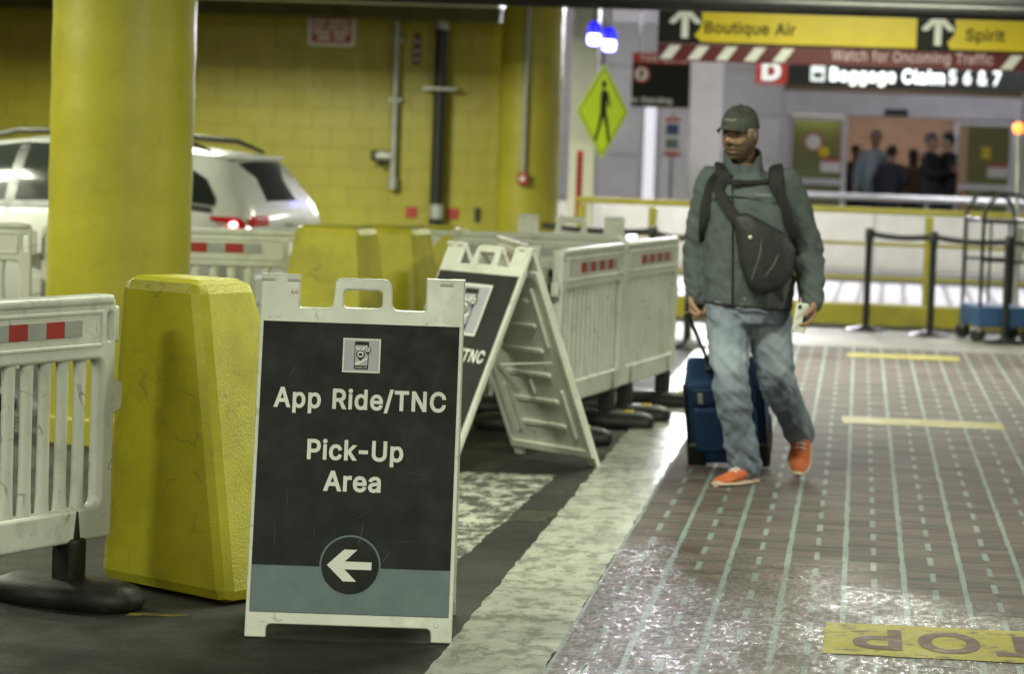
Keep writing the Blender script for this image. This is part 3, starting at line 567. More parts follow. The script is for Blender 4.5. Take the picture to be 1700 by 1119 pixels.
# deck roof, beams
c1 = bx('ceiling', MT['concrete'], None, -40, 40, -10, 34, 3.32, 3.6); c1['kind'] = 'structure'
c2 = bx('canopy', MT['concrete'], None, -40, 40, 34.002, 60, 3.9, 4.1); c2['kind'] = 'structure'
b1 = bx('ceiling_beam', MT['concrete'], None, -3.6, 40, 21.9, 22.6, 2.72, 3.318, .02); b1['kind'] = 'structure'
b2 = bx('wall_soffit', mat('shaded_soffit', (.10, .095, .02), .6, var=.2), None, -14, -3.6, 29.4, 29.96, 2.70, 3.318); b2['kind'] = 'structure'  # shade put into the colour: dark olive stands in for weak light here
b3 = bx('shade_baffle', MT['galv'], None, -14, -3.3, 26.7, 27.3, 2.74, 3.318); b3['kind'] = 'structure'  # unseen baffle added to shade the top of the block wall
pr = thing('overhead_bar', (0, 21.6, 0), 0, 'black overhead pipe bar spanning the lane under the ceiling', 'overhead bar')
MB().tube([(-4.6, 0, 2.585), (8, 0, 2.585)], .05, 12).build('bar', MT['black'], pr, smooth=60)
MB().box(-4.6, 8, .08, .16, 2.515, 2.70).build('cable_tray', MT['black'], pr, .005)
for x in (-4.4, -2.4, -.2, 2.0): MB().tube([(x, 0, 2.66), (x, 0, 3.31)], .015, 8).build('hanger', MT['black_metal'], pr)

# yellow block wall, 400 x 200 blocks
wl = thing('block_wall', (0, 30, 0), 0, 'long yellow painted concrete block wall behind the parked white car', 'wall')
wl['kind'] = 'thing'
MB().box(-16, -3.55, .013, .25, 0, 3.3).build('mortar_bed', MT['mortar'], wl)
blk = MB().box(-.198, .198, 0, .06, -.0985, .0985).mesh('wall_block'); blk.materials.append(MT['yellow_wall'])
blkobs = 0
hblk = MB().box(-.098, .098, 0, .06, -.0985, .0985).mesh('half_block'); hblk.materials.append(MT['yellow_wall'])
for r in range(16):
    x = -3.75 - (.2 if r % 2 else 0); nblk = 0
    if r % 2:
        o = bpy.data.objects.new('block', hblk); COL.objects.link(o); o.parent = wl; o.location = (-3.651, 0, .1 + r * .2)
    while x > -9.4:
        o = bpy.data.objects.new('block', blk); COL.objects.link(o); o.parent = wl; o.location = (x, random.uniform(-.001, .001), .1 + r * .2); x -= .4; blkobs += 1
        mod = None
big = MB().box(-16, -9.62, 0, .012, 0, 3.28).build('plain_wall', MT['yellow_wall'], wl)

def column(loc, r, label, h=3.3):
    t = thing('round_column', loc, 0, label, 'column'); t['kind'] = 'thing'
    prof = [(r + .002 * math.sin(i * 1.7), h * i / 40) for i in range(41)]
    MB().lathe(prof, n=64).build('shaft', MT['yellow_col'], t, smooth=60)
    MB().lathe([(r + .012, 0), (r + .012, .12), (r + .002, .13)], n=64).build('base_ring', MT['yellow_col'], t, smooth=40)
    return t
column((-3.60, 14.35, 0), .35, 'big round yellow column in front of the white car')
column((-3.28, 29.55, 0), .31, 'round yellow column at the end of the block wall, with thin conduit')

# ------------------------------------------------------------------ A-frame signs
def leaf_matrices(AD):
    a = math.asin(AD / 1.135); f = Matrix.Translation((0, -AD, 0)) @ Matrix.Rotation(-a, 4, 'X') @ UPR
    return f, Matrix.Rotation(math.pi, 4, 'Z') @ f
FRONT, BACK = leaf_matrices(.28)
def off(M, d): return M @ Matrix.Translation((0, 0, d))      # d along the plate's outward normal
def arcs(pts, rs, n=4):
    out = []
    for i, p in enumerate(pts):
        r = rs[i] if hasattr(rs, '__len__') else rs
        a = Vector(pts[i - 1]); b = Vector(p); c = Vector(pts[(i + 1) % len(pts)])
        if r <= 0: out.append(p); continue
        u = (a - b).normalized(); v = (c - b).normalized(); p0 = b + u * r; p2 = b + v * r
        for k in range(n + 1):
            t = k / n; q = p0 * (1 - t) ** 2 + b * 2 * t * (1 - t) + p2 * t * t; out.append((q.x, q.y))
    return out
W2 = .317
PANEL = arcs([(-W2, 0), (-.252, 0), (-.252, .042), (.252, .042), (.252, 0), (W2, 0), (W2, 1.135), (.199, 1.135), (.199, 1.03), (.094, 1.03), (.088, 1.13), (-.086, 1.13), (-.092, 1.03), (-.196, 1.03), (-.196, 1.135), (-W2, 1.135)],
             [.006, .006, .018, .018, .006, .006, .006, .008, .006, .022, .026, .026, .022, .006, .008, .006])
HOLE = rect(-.060, .062, 1.034, 1.094, .014)
def fit_text(name, body, x0, x1, base, M, mat_, parent, d, bold=23, cap=.06, space=1.):
    me = text_mesh(body, bold, space); co = np.empty(len(me.vertices) * 3); me.vertices.foreach_get('co', co); co = co.reshape(-1, 3)
    a, b = co[:, 0].min(), co[:, 0].max()
    me.transform(off(M, d) @ Matrix.Translation((x0, base, 0)) @ Matrix.Diagonal(((x1 - x0) / (b - a), cap / .509, 1, 1)) @ Matrix.Translation((-a, 0, 0)))
    return link(name, me, mat_, parent)

MT['scuff'] = mat('scuffed_vinyl', (.13, .135, .13), .6)
def a_frame(loc, rz, label, AD=.28, big=False):
    FRONT, BACK = leaf_matrices(AD)
    t = thing('a_frame_sign', loc, rz, label, 'sign', 'white A-frame signs')
    for nm, M in (('front_panel', FRONT), ('back_panel', BACK)):
        pn = plate(nm, MT['white_sign'], t, [PANEL, HOLE], .022, .004, M)
        # hinge knuckles and rivets
        for x0, x1 in ((-.317, -.276), (-.236, -.197), (.240, .280)):
            MB().tube([M @ Vector((x0, 1.124, .010)), M @ Vector((x1, 1.124, .010))], .0125, 10).build('hinge', MT['white_sign'], pn, smooth=50)
        for u, v in ((-.262, 1.006), (.262, 1.006), (-.268, .055), (.268, .055)):
            plate('rivet', MT['white_sign'], pn, [circ(u, v, .009, 16)], .004, .0012, off(M, .0115))
        # moulded rim and ribs on the inside of the panel
        plate('inner_rim', MT['white_sign'], pn, [rect(-.312, .312, .05, 1.02), rect(-.285, .285, .09, .985, .02)], .014, .004, off(M, -.016))
        for v in (.20, .33, .47, .60, .73, .86):
            plate('rib', MT['white_sign'], pn, [rect(-.17, .17, v - .013, v + .013, .012)], .012, .004, off(M, -.016))
        for u, v0, v1 in ((-.22, .14, .40), (.22, .14, .40), (0, .36, .44), (-.22, .62, .93), (.22, .62, .93)):
            plate('rib', MT['white_sign'], pn, [rect(u - .011, u + .011, v0, v1, .01)], .012, .004, off(M, -.016))
        if nm == 'back_panel': continue
        g = plate('sign_face', MT['sign_face'], t, [rect(-.305, .305, .078, .985)], .003, 0, off(M, .0118))
        e = .0140
        plate('teal_band', MT['teal'], g, [rect(-.3045, .3045, .0785, .222)], .0006, 0, off(M, e))
        plate('arrow_ring', MT['teal'], g, [circ(-.003, .228, .094, 48)], .0006, 0, off(M, e + .001))
        plate('arrow_disc', MT['black_sign'], g, [circ(-.003, .228, .0885, 48)], .0006, 0, off(M, e + .002))
        ar = [(-.07, 0), (-.019, .049), (.022, .049), (-.016, .012), (.067, .012), (.067, -.012), (-.016, -.012), (.022, -.049), (-.019, -.049)]
        plate('arrow', MT['white'], g, [[(x - .004, y + .228) for x, y in ar]], .0006, 0, off(M, e + .003))
        v1, v2, v3 = (.545, .405, .31) if big else (.716, .556, .459)
        fit_text('lettering', 'App Ride/TNC', -.262, .272, v1, M, MT['white'], g, e + .001, cap=.0585, space=1.03)
        fit_text('lettering', 'Pick-Up', -.151, .146, v2, M, MT['white'], g, e + .001, cap=.0585)
        fit_text('lettering', 'Area', -.097, .081, v3, M, MT['white'], g, e + .001, cap=.0585)
        # phone pictogram
        cx, cv, ks = (.004, .80, 2.4) if big else (.004, .884, 1.)
        P = lambda loops, mt, dd, nm_='pictogram': plate(nm_, mt, g, [[(x * ks + cx, y * ks + cv) for x, y in lp] for lp in loops], .0006, 0, off(M, e + dd))
        P([rect(-.0585, .0585, -.054, .054)], MT['white'], .001); P([rect(-.0535, .0535, -.049, .049)], MT['lilac'], .002)
        P([rect(-.022, .022, -.044, .044, .003)], MT['black_sign'], .003); P([rect(-.0195, .0195, -.032, .032)], MT['lilac'], .004)
        P([[(-.0195, -.031), (-.0195, -.024), (.0195, -.006), (.0195, -.012), (-.010, -.031)], [(-.0195, .028), (-.002, .017), (.013, .031), (.018, .031), (.001, .012), (-.0195, .023)]], MT['white'], .005)
        P([circ(-.003, .003, .0135, 24), [(-.0135, -.004), (.0085, -.004), (-.003, -.019)]], MT['black_sign'], .006); P([circ(-.003, .003, .010, 24)], MT['white'], .007)
        P([arcs([(-.009, -.002), (-.009, .003), (-.006, .007), (0, .007), (.003, .003), (.003, -.002)], 0)], MT['black_sign'], .008)
        P([circ(.019, .018, .0095, 20), [(.012, .012), (.026, .012), (.0195, .001)]], MT['black_sign'], .006); P([circ(.019, .018, .007, 20)], MT['white'], .007); P([circ(.019, .018, .003, 8)], MT['black_sign'], .008)
        fit_text('lettering', 'APP RIDE / TNC', -.018 * ks + cx, .018 * ks + cx, -.0405 * ks + cv, M, MT['white'], g, e + .004, 8, .005 * ks)
        rs = random.Random(11)
        for k in range(16):     # scratches in the vinyl
            u, v, a, L_, cv_ = rs.uniform(-.27, .22), rs.uniform(.12, .95), rs.choice((70, 80, 95, 30, 15, 60)), rs.uniform(.03, .11), rs.uniform(-1.2, 1.2); P_ = []; w_ = rs.uniform(.0004, .0009)
            for q in range(8):
                P_.append((u, v)); u += math.cos(R(a)) * L_ / 7; v += math.sin(R(a)) * L_ / 7; a += cv_ * 6
            lp = [(x + w_ * math.sin(q / 7 * math.pi), y) for q, (x, y) in enumerate(P_)] + [(x - w_ * math.sin(q / 7 * math.pi), y - .0003) for q, (x, y) in list(enumerate(P_))[-2:0:-1]]
            plate('scratch', MT['scuff'], g, [lp], .0004, 0, off(M, e + .0042))
    for s in (-1, 1):   # spreader straps between the panels
        MB().box(s * .29 - .01, s * .29 + .01, -.15, .15, .50, .505).build('spreader', MT['white_sign'], t)
    return t
s1 = a_frame((-1.527, 9.215, 0), R(6.6), 'white A-frame sign with black App Ride/TNC Pick-Up Area face, standing alone in front')
fit_text('marker_number', '44', -.225, -.203, 1.072, FRONT, mat('orange_marker', (.45, .16, .05), .5), s1, .0125, 0, .017)
s2 = a_frame((-1.72, 14.05, 0), R(-45), 'white A-frame sign turned sideways, its ribbed inside showing', .45, True)
s3 = a_frame((-1.70, 17.75, 0), R(8), 'white A-frame sign with only its handle top showing above the grey-shaded barrier')

# ------------------------------------------------------------------ plastic barriers
SLAT = None; BAR = {}
def barrier(loc, rz, label, Lb=1.4, tabs=False):
    t = thing('plastic_barrier', loc, rz, label, 'barrier', 'white plastic pedestrian barriers')
    hl = Lb / 2; key = Lb
    if key not in BAR:
        BAR[key] = (plate_mesh([arcs([(-hl, .2), (hl, .2), (hl, 1.0), (-hl, 1.0)], [.02, .02, .04, .04]), rect(-hl + .07, hl - .07, .31, .79, .03), rect(hl - .05, hl - .025, .85, .94, .012), rect(-hl + .025, -hl + .05, .85, .94, .012)], .055, .012, 3),
                    plate_mesh([rect(-hl + .02, hl - .02, .965, .998, .01)], .07, .012, 3),
                    plate_mesh([rect(-hl + .10, hl - .075, .83, .95, .012), rect(-hl + .115, hl - .09, .842, .938, .01)], .064, .003, 2))
    fr = link('frame', BAR[key][0].copy() if False else BAR[key][0], MT['white_plastic'], t, smooth=45)
    link('top_rail', BAR[key][1], MT['white_plastic'], t, smooth=45)
    link('panel_bead', BAR[key][2], MT['white_plastic'], t, smooth=45)
    global SLAT
    if SLAT is None:
        pr = []
        for z, w_ in ((.285, .036), (.33, .030), (.38, .024), (.50, .022), (.70, .022), (.77, .026), (.815, .034)):
            pr.append([(w_ * math.cos(a) * (1 if abs(math.cos(a)) > .5 else 1), .019 * math.sin(a), z) for a in (2 * math.pi * k / 14 for k in range(14))])
        SLAT = MB().rings(pr).fix()
    n = round((Lb - .14) / .098); st = (Lb - .14) / n
    for i in range(1, n): link('slat', SLAT, MT['white_plastic'], t, smooth=60, loc=(-hl + .07 + i * st, 0, 0))
    # coupling lugs at the ends
    for s in (-1, 1):
        for z0, z1 in ((.60, .72),) if s > 0 else ((.74, .84), (.48, .58)):
            plate('coupling_lug', MT['white_plastic'], t, [arcs([(s * hl * .999, z0), (s * (hl + .055), z0 + .02), (s * (hl + .055), z1 - .012), (s * hl * .999, z1)][::s], .01)], .04, .008)
        if s > 0: plate('coupling_lug', MT['white_plastic'], t, [rect(hl - .005, hl + .025, .84, .96, .008)], .045, .008)
    # reflective strips
    for i in range(8):
        x0 = hl - .20 - (i + 1) * .10
        plate('reflector', MT['red'] if i % 2 else MT['silver'], t, [rect(x0, x0 + .099, .868, .920)], .062, 0)
    # rubber feet on stub posts
    for s in (-1, 1):
        x = s * (hl - .20)
        rg = []
        for z, k in ((.002, .90), (.02, 1.), (.045, .98), (.07, .86), (.085, .62)):
            rg.append([(x + .145 * k * (abs(math.cos(a)) ** .8) * math.copysign(1, math.cos(a)), .27 * (k ** .5) * (abs(math.sin(a)) ** .9) * math.copysign(1, math.sin(a)), z) for a in (2 * math.pi * q / 36 for q in range(36))])
        ft = MB().rings(rg).build('rubber_foot', MT['rubber'], t, smooth=50)
        MB().box(x - .045, x + .045, -.04, .04, .07, .215).build('stub_post', MT['rubber'], ft, .012)
        plate('post_notch', MT['rubber'], ft, [[(x - .020, .203), (x + .020, .203), (x + .005, .302), (x - .005, .302)]], .0575, 0)
        if tabs: MB().box(x - .03, x + .03, -.15, -.105, .06, .093).build('yellow_tab', MT['yellow_sign'], ft, .004)
    return t
MT['silver'] = mat('silver_reflective', (.42, .44, .42), .4, var=.12, metal=.2)
def bar_between(p, q, label, tabs=False):
    p, q = Vector(p), Vector(q); d = q - p
    return barrier(((p.x + q.x) / 2, (p.y + q.y) / 2, 0), math.atan2(d.y, d.x), label, 1.4, tabs)
def bar_from(p, ang, label, tabs=False, end=1):
    d = Vector((math.cos(R(ang)), math.sin(R(ang)))) * .7 * -end
    return barrier((p[0] + d.x, p[1] + d.y, 0), R(ang), label, 1.4, tabs)
# near barrier: its far (+x) end at (-2.41, 9.52)
bar_from((-2.415, 9.53), 70.5, 'white slatted plastic barrier on a rubber foot beside the nearest yellow concrete block')
# receding row beyond the second sign
def row(p, ang, lab):
    return bar_from(p, ang, lab, True, -1)
row((-1.50, 15.02), 81.5, 'white plastic barrier just behind the sideways sign, first of the receding row')
row((-1.29, 16.46), 81.5, 'white plastic barrier at the far end of the receding row')
row((-1.68, 15.6), 104, 'white plastic barrier seen edge-on behind the folded-open sign legs')
bar_from((-1.36, 17.45), 4, 'white plastic barrier standing crosswise in shade below the third sign')
bar_from((-3.08, 16.3), 16, 'white plastic barrier in front of the tail of the car, right of the big column')
bar_from((-4.46, 15.85), 16, 'white plastic barrier in front of the car door, left of the big column')

# ------------------------------------------------------------------ yellow concrete blocks
def frustum(name, base, top, z, label):
    bc = [sum(p[i] for p in base) / 4 for i in (0, 1)]
    t = thing(name, (bc[0], bc[1], 0), 0, label, 'concrete block', 'yellow concrete blocks')
    n = 7; rings = []
    for k in range(n + 1):
        f = k / n; rings.append([Vector((b[0] + (u[0] - b[0]) * f - bc[0], b[1] + (u[1] - b[1]) * f - bc[1], z * f)) for b, u in zip(base, top)])
    o = MB().rings(rings).build('block_body', MT['yellow_block'], t)
    b = o.modifiers.new('b', 'BEVEL'); b.width = .045; b.segments = 2; b.limit_method = 'ANGLE'; b.angle_limit = R(30)
    return t
# corners: left, front, right, back
frustum('concrete_block', [(-2.52, 9.86), (-1.985, 9.45), (-1.69, 9.93), (-2.20, 10.35)], [(-2.47, 9.87), (-2.15, 9.66), (-2.02, 9.93), (-2.33, 10.12)], 1.045, 'yellow chamfered concrete block between the slatted barrier and the front sign')
def blk4(cx, cy, rz, w0, w1, z, lab, sx=0.):
    M = Matrix.Rotation(rz, 2)
    B = [M @ Vector(p) * (w0 / 2) + Vector((cx, cy)) for p in ((-1, 1), (-1, -1), (1, -1), (1, 1))]; T = [M @ Vector(p) * (w1 / 2) + Vector((cx + sx, cy)) for p in ((-1, 1), (-1, -1), (1, -1), (1, 1))]
    frustum('concrete_block', [tuple(p) for p in B], [tuple(p) for p in T], z, lab)
blk4(-2.80, 15.95, R(-10), .62, .36, 1.05, 'yellow concrete block right behind the front sign, first of three in a row')
blk4(-2.62, 16.75, R(-10), .62, .36, 1.035, 'yellow concrete block in the middle of the row of three behind the sign')
blk4(-2.50, 17.55, R(-10), .62, .36, 1.02, 'yellow concrete block farthest back in the row, half hidden by the sideways sign')

# ------------------------------------------------------------------ parked car (heading away to the left)
def car():
    t = thing('parked_car', (-3.965, 20.71, 0), R(-9), 'white station wagon with roof rails and lit tail lamp, parked behind the big column', 'car')
    Lc = 4.5
    def lin(x, pts):
        if x <= pts[0][0]: return pts[0][1]
        for (a, b), (c, d) in zip(pts, pts[1:]):
            if x <= c: f = (x - a) / (c - a); f = f * f * (3 - 2 * f) if False else f; return b + (d - b) * f
        return pts[-1][1]
    top = [(0, .86), (.03, .97), (.07, 1.03), (.28, 1.32), (.37, 1.37), (.80, 1.405), (1.4, 1.445), (2.1, 1.45), (2.6, 1.40), (3.35, 1.0), (4.1, .86), (4.42, .66), (4.5, .5)]
    wid = [(0, .74), (.06, .80), (.3, .86), (.8, .885), (3.6, .885), (4.2, .84), (4.5, .68)]
    belt = [(0, .84), (.1, .95), (.6, .99), (2.8, .93), (3.4, .92), (4.5, .5)]
    def section(x):
        zt, wd, zb = lin(x, top), lin(x, wid), min(lin(x, belt), lin(x, top) - .01)
        k = max(0., min(1., (zt - zb) / .45)); wr = wd - .10 - .22 * k
        return [(wd - .10, .20), (wd - .02, .28), (wd, .50), (wd, .70), (wd - .015, zb - .05), (wd - .05, zb), (wd - .05 + (wr - wd + .05) * .5, zb + (zt - zb) * .52), (wr, zb + (zt - zb) * .86), (wr - .09, zt - .02), (wr - .3, zt), (0, zt + .008)]
    xs = sorted(set([0, .02, .04, .08, .12, .2, .3, .4, .5, .62, .7, .8, 1, 1.2, 1.4, 1.7, 2.1, 2.4, 2.6, 2.8, 3.0, 3.2, 3.35, 3.6, 3.9, 4.1, 4.3, 4.42, 4.5]))
    rings = []
    for x in xs:
        s = section(x); rings.append([Vector((-x, y, z)) for y, z in s] + [Vector((-x, -y, z)) for y, z in s[-2::-1]])
    MB().rings(rings, cap=True).build('body', MT['car_paint'], t, smooth=35)
    def patch(name, mt, x0, x1, ia, ib, d, fx=8, side=-1, par=None, shp=None):
        rg = []
        for i in range(fx + 1):
            x = x0 + (x1 - x0) * i / fx; s = section(x); row = []
            a, b = ia, ib
            if shp: a, b = shp(i / fx)
            for j in range(7):
                q = a + (b - a) * j / 6; k = int(min(q, len(s) - 2)); f = q - k
                y = s[k][0] + (s[k + 1][0] - s[k][0]) * f; z = s[k][1] + (s[k + 1][1] - s[k][1]) * f
                row.append(Vector((-x, side * (y + d), z + d * .5)))
            rg.append(row)
        return MB().rings(rg, cap=False, closed=False).build(name, mt, par or t, smooth=60)
    for sd in (-1, 1):
        # side windows: quarter, rear door, front door (pointed quarter glass towards the tail)
        patch('side_window', MT['car_glass'], .32, 1.25, 5.2, 7.6, .006, 8, sd, shp=lambda f: (5.25, 5.5 + 2.1 * f ** .6))
        patch('side_window', MT['car_glass'], 1.32, 2.05, 5.2, 7.6, .006, 8, sd)
        w3 = patch('side_window', MT['car_glass'], 2.14, 2.95, 5.2, 7.6, .006, 8, sd, shp=lambda f: (5.2, 7.6 - 1.9 * max(0, (f - .3) / .7)))
        patch('pillar_trim', MT['black'], 1.25, 1.32, 5.2, 7.6, .005, 2, sd); patch('pillar_trim', MT['black'], 2.05, 2.14, 5.2, 7.6, .005, 2, sd)
        patch('pillar_trim', MT['black'], .34, 2.98, 5.02, 5.2, .007, 14, sd)
        patch('door_seam', MT['black'], 2.09, 2.10, 1., 7.7, .003, 1, sd); patch('door_seam', MT['black'], 1.285, 1.295, 3., 7.7, .003, 1, sd)
        rl = MB().tube([Vector((-.48, sd * .52, 1.385)), Vector((-.72, sd * .52, 1.46)), Vector((-1.6, sd * .50, 1.50)), Vector((-2.2, sd * .50, 1.49)), Vector((-2.5, sd * .50, 1.43))], [.014, .020, .021, .021, .014], 8).build('roof_rail', MT['black'], t, smooth=60)
        # wrap-round tail lamp
        tl = patch('tail_lamp', MT['tail'], .012, .33, 4.05, 4.95, .008, 8, sd, shp=lambda f: (3.85 + .25 * f, 5.0 - .40 * f))
        MB().ell((-.14, sd * .815, .90), (.035, .03, .022), 10, 6).build('lamp_bulb', MT['tail_bulb'], tl)
        if sd < 0: MB().box(-.05, .002, min(sd * .735, sd * .42), max(sd * .735, sd * .42), .885, .96).build('tail_lamp', MT['tail'], t, .02)
        # wheels
        for x in (.85, 3.65):
            wh = MB().rings([[Vector((-x + r * math.cos(a), sd * y, .33 + r * math.sin(a))) for a in (2 * math.pi * k / 28 for k in range(28))] for r, y in ((.2, .66), (.31, .67), (.33, .70), (.33, .86), (.31, .89), (.22, .895))]).build('wheel', MT['tire'], t, smooth=50)
            MB().rings([[Vector((-x + r * math.cos(a), sd * y, .33 + r * math.sin(a))) for a in (2 * math.pi * k / 24 for k in range(24))] for r, y in ((.22, .88), (.21, .90), (.05, .88))]).build('rim', MT['steel'], wh, smooth=40)
        mr_ = MB().ell((-3.05, sd * .98, 1.02), (.08, .10, .07)).build('door_mirror', MT['car_paint'], t, smooth=60)
    # rear window on the sloping hatch, tail of roof spoiler
    def hatch(y, x, d=.008): 
        return Vector((-x + d, y, lin(x, top) + .004 + d))
    rw = MB(); NN = 6
    rgs = []
    for i in range(NN + 1):
        x = .08 + (.275 - .08) * i / NN; hw = .70 - .15 * i / NN
        rgs.append([Vector((-x - .035 * (abs(u) ** 2) , u * hw, lin(x + .0 * abs(u), top) - .035 * abs(u) ** 3 + .014)) for u in (-1, -.75, -.5, -.25, 0, .25, .5, .75, 1)])
    rw.rings(rgs, cap=False, closed=False).build('rear_window', MT['car_glass'], t, smooth=60)
    MB().box(-.44, -.28, -.48, .48, 1.335, 1.362).build('roof_spoiler', MT['car_paint'], t, .012)
    MB().box(-.03, .02, -.74, .74, .34, .56).build('rear_bumper', MT['car_paint'], t, .04)
    MB().box(-.005, .012, -.26, .26, .68, .80).build('number_plate', MT['white'], t, .003)
    MB().box(-.01, .01, -.10, .10, .88, .905).build('badge', MT['steel'], t, .004)
    text('lettering', 'UE SM', .085, mat('blue_grey_letters', (.12, .16, .22), .5), t, (-.98, -.892, .80))
    t.scale = (.85, 1, 1)
    return t
MT['tail'] = mat('red_tail_lens', (.28, .008, .014), .12, var=.1, coat=.5, emit=(.8, .02, .03), estr=.12)
MT['tail_bulb'] = mat('tail_bulb', (.9, .3, .3), .3, emit=(1., .22, .22), estr=12.)
car()

# ------------------------------------------------------------------ things on the block wall
def at_wall(name, loc, label, cat, group=None): return thing(name, loc, 0, label, cat, group)
t = at_wall('wall_sign', (-5.38, 29.985, 2.585), 'small red and white notice with rounded corners high on the yellow wall', 'sign')
plate('board', MT['white'], t, [rect(-.245, .245, -.165, .165, .03)], .008, .001)
plate('red_field', MT['red'], t, [rect(-.205, .205, -.128, .128, .008)], .002, 0, UPR @ Matrix.Translation((0, 0, .006)))
for z, xs in ((.085, ((-.19, -.05), (-.03, .18))), (.03, ((-.19, -.08), (-.05, .07), (.09, .19))), (-.025, ((-.18, -.02), (.01, .18)))):
    for x0, x1 in xs:
        plate('printed_line', MT['white'], t, [rect(x0, x1, z - .018, z + .018, .006)], .001, 0, UPR @ Matrix.Translation((0, 0, .0085)))
for x0, x1 in ((-.14, -.01), (.03, .14)): plate('printed_line', MT['white'], t, [rect(x0, x1, -.10, -.062, .01)], .001, 0, UPR @ Matrix.Translation((0, 0, .0085)))
t = at_wall('standpipe', (-4.69, 29.90, 0), 'thin galvanised standpipe with a valve fixed to the yellow wall', 'pipe')
MB().tube([(0, 0, 1.03), (-.005, 0, 2.9)], .032, 12).build('pipe', MT['galv'], t, smooth=60)
MB().tube([(0, 0, 1.0), (0, 0, 1.12)], .05, 12).build('end_cap', MT['galv'], t, smooth=40)
vb_ = MB().tube([(0, 0, 1.33), (-.16, -.02, 1.33), (-.21, -.02, 1.33)], [.045, .05, .03], 12).build('valve', MT['galv'], t, smooth=50)
MB().tube([(-.12, -.02, 1.30), (-.12, -.02, 1.22)], .02, 8).build('valve_stem', MT['black_metal'], vb_)
MB().tube([(-.19, -.02, 1.28), (-.19, -.02, 1.38)], [.04, .04], 12).build('hose_cap', MT['black_metal'], vb_)
for z in (1.9, 2.5): MB().box(-.06, .06, -.01, .09, z - .015, z + .015).build('clamp', MT['galv'], t)
t = at_wall('drain_pipe', (-4.23, 29.85, 0), 'thick black vertical pipe running down the yellow wall', 'pipe')
MB().tube([(-.01, 0, .1), (0, 0, 2.62)], .065, 16).build('pipe', MT['black'], t, smooth=60)
MB().tube([(0, 0, 2.62), (0, 0, 2.78)], .075, 16).build('pale_collar', MT['galv'], t, smooth=40)
MB().tube([(0, 0, .72), (0, 0, .86)], .072, 16).build('pale_band', MT['galv'], t, smooth=40)
MB().box(-.17, .17, -.075, .1, 2.01, 2.04).build('strap', MT['galv'], t, .003)
for x, lab in ((-4.505, 'small red square reflector on the wall left of the black pipe'), (-4.08, 'small red square reflector on the wall right of the black pipe')):
    o = plate('reflector_plate', MT['red'], None, [rect(-.055, .055, -.055, .055, .006)], .012, .002, at=(x, 29.985, .77)); tag(o, lab, 'reflector', 'red wall reflectors')
o = plate('wall_box', MT['black'], None, [rect(-.025, .025, -.07, .07, .006)], .03, .003, at=(-3.83, 29.98, .77)); tag(o, 'small dark switch box on the yellow wall near the round column', 'switch box')
t = at_wall('pillar_notice', (-4.50, 29.985, 2.42), 'narrow dark red vertical notice between the two wall pipes', 'sign')
plate('board', MT['darkred'], t, [rect(-.035, .035, -.16, .16, .006)], .008, .001)
for z in (-.1, -.02, .08): plate('printed_mark', MT['lilac'], t, [rect(-.018, .018, z - .02, z + .02)], .001, 0, UPR @ Matrix.Translation((0, 0, .0055)))
t = at_wall('alarm_conduit', (-3.29, 29.19, 0), 'thin grey conduit ending in a small red alarm box on the round column', 'conduit')
MB().tube([(.0, 0, 1.2), (.0, .0, 3.1)], .018, 10).build('conduit', MT['galv'], t, smooth=60)
plate('alarm_box', MT['red'], t, [rect(-.05, .05, 1.10, 1.22, .012)], .06, .006)
plate('alarm_lever', MT['white'], t, [rect(-.022, .022, 1.135, 1.185, .006)], .01, .002, UPR @ Matrix.Translation((0, 0, .035)))

# ------------------------------------------------------------------ guard rail, stanchions, cart
t = thing('guard_rail', (0, 26.5, 0), R(-2.5), 'yellow steel guard rail with kick beam along the far edge of the crossing', 'railing')
MB().box(-2.5, 6, -.035, .035, 1.0, 1.055).build('top_rail', MT['yellow_rail'], t, .01)
for z in (.72, .42): MB().box(-2.5, 6, -.016, .016, z, z + .032).build('mid_rail', MT['yellow_rail'], t, .006)
MB().box(-2.5, 6, -.07, .07, .01, .21).build('kick_beam', MT['yellow_rail'], t, .015)
for x in (-2.46, -1.82, .62, 2.9, 5.2): MB().box(x - .035, x + .035, -.036, .036, .21, .99).build('post', MT['yellow_rail'], t, .006)
def stanchion(p, q, label):
    t = thing('stanchion', (p[0], p[1], 0), 0, label, 'stanchion', 'black belt stanchions')
    MB().lathe([(.0, 0), (.17, 0), (.175, .012), (.16, .022), (.05, .04), (.03, .06)], n=28).build('base', MT['black_metal'], t, smooth=40)
    MB().lathe([(.030, .05), (.030, .80)], n=16).build('post', MT['black_metal'], t, smooth=60)
    MB().lathe([(.034, .78), (.036, .80), (.036, .875), (.028, .89), (.0, .892)], n=16).build('belt_head', MT['black'], t, smooth=40)
    if q:
        d = Vector((q[0] - p[0], q[1] - p[1], 0)); n = Vector((-d.y, d.x, 0)).normalized() * .0015; b = MB(); rg = []
        for k in range(13):
            f = k / 12; c = d * f + Vector((0, 0, .845 - .10 * f * (1 - f))); rg.append([c + n + Vector((0, 0, .024)), c + n - Vector((0, 0, .024)), c - n - Vector((0, 0, .024)), c - n + Vector((0, 0, .024))])
        b.rings(rg).build('belt', MT['black'], t)
ST = [(.10, 25.84), (.64, 25.50), (1.235, 24.85), (1.95, 24.4)]
stanchion(ST[0], ST[1], 'black belt stanchion, first one right of the walking man')
stanchion(ST[1], ST[2], 'black belt stanchion in the middle, before the yellow rail post')
stanchion(ST[2], ST[3], 'black belt stanchion standing in front of the luggage cart')
stanchion(ST[3], None, 'black belt stanchion beside the luggage cart at the lane edge')
stanchion((-1.263, 22.81), (-1.633, 24.0), 'black belt stanchion whose foot shows beside the suitcase handle')
stanchion((-1.633, 24.0), (-2.6, 24.6), 'black belt stanchion rising behind the end of the barrier row')
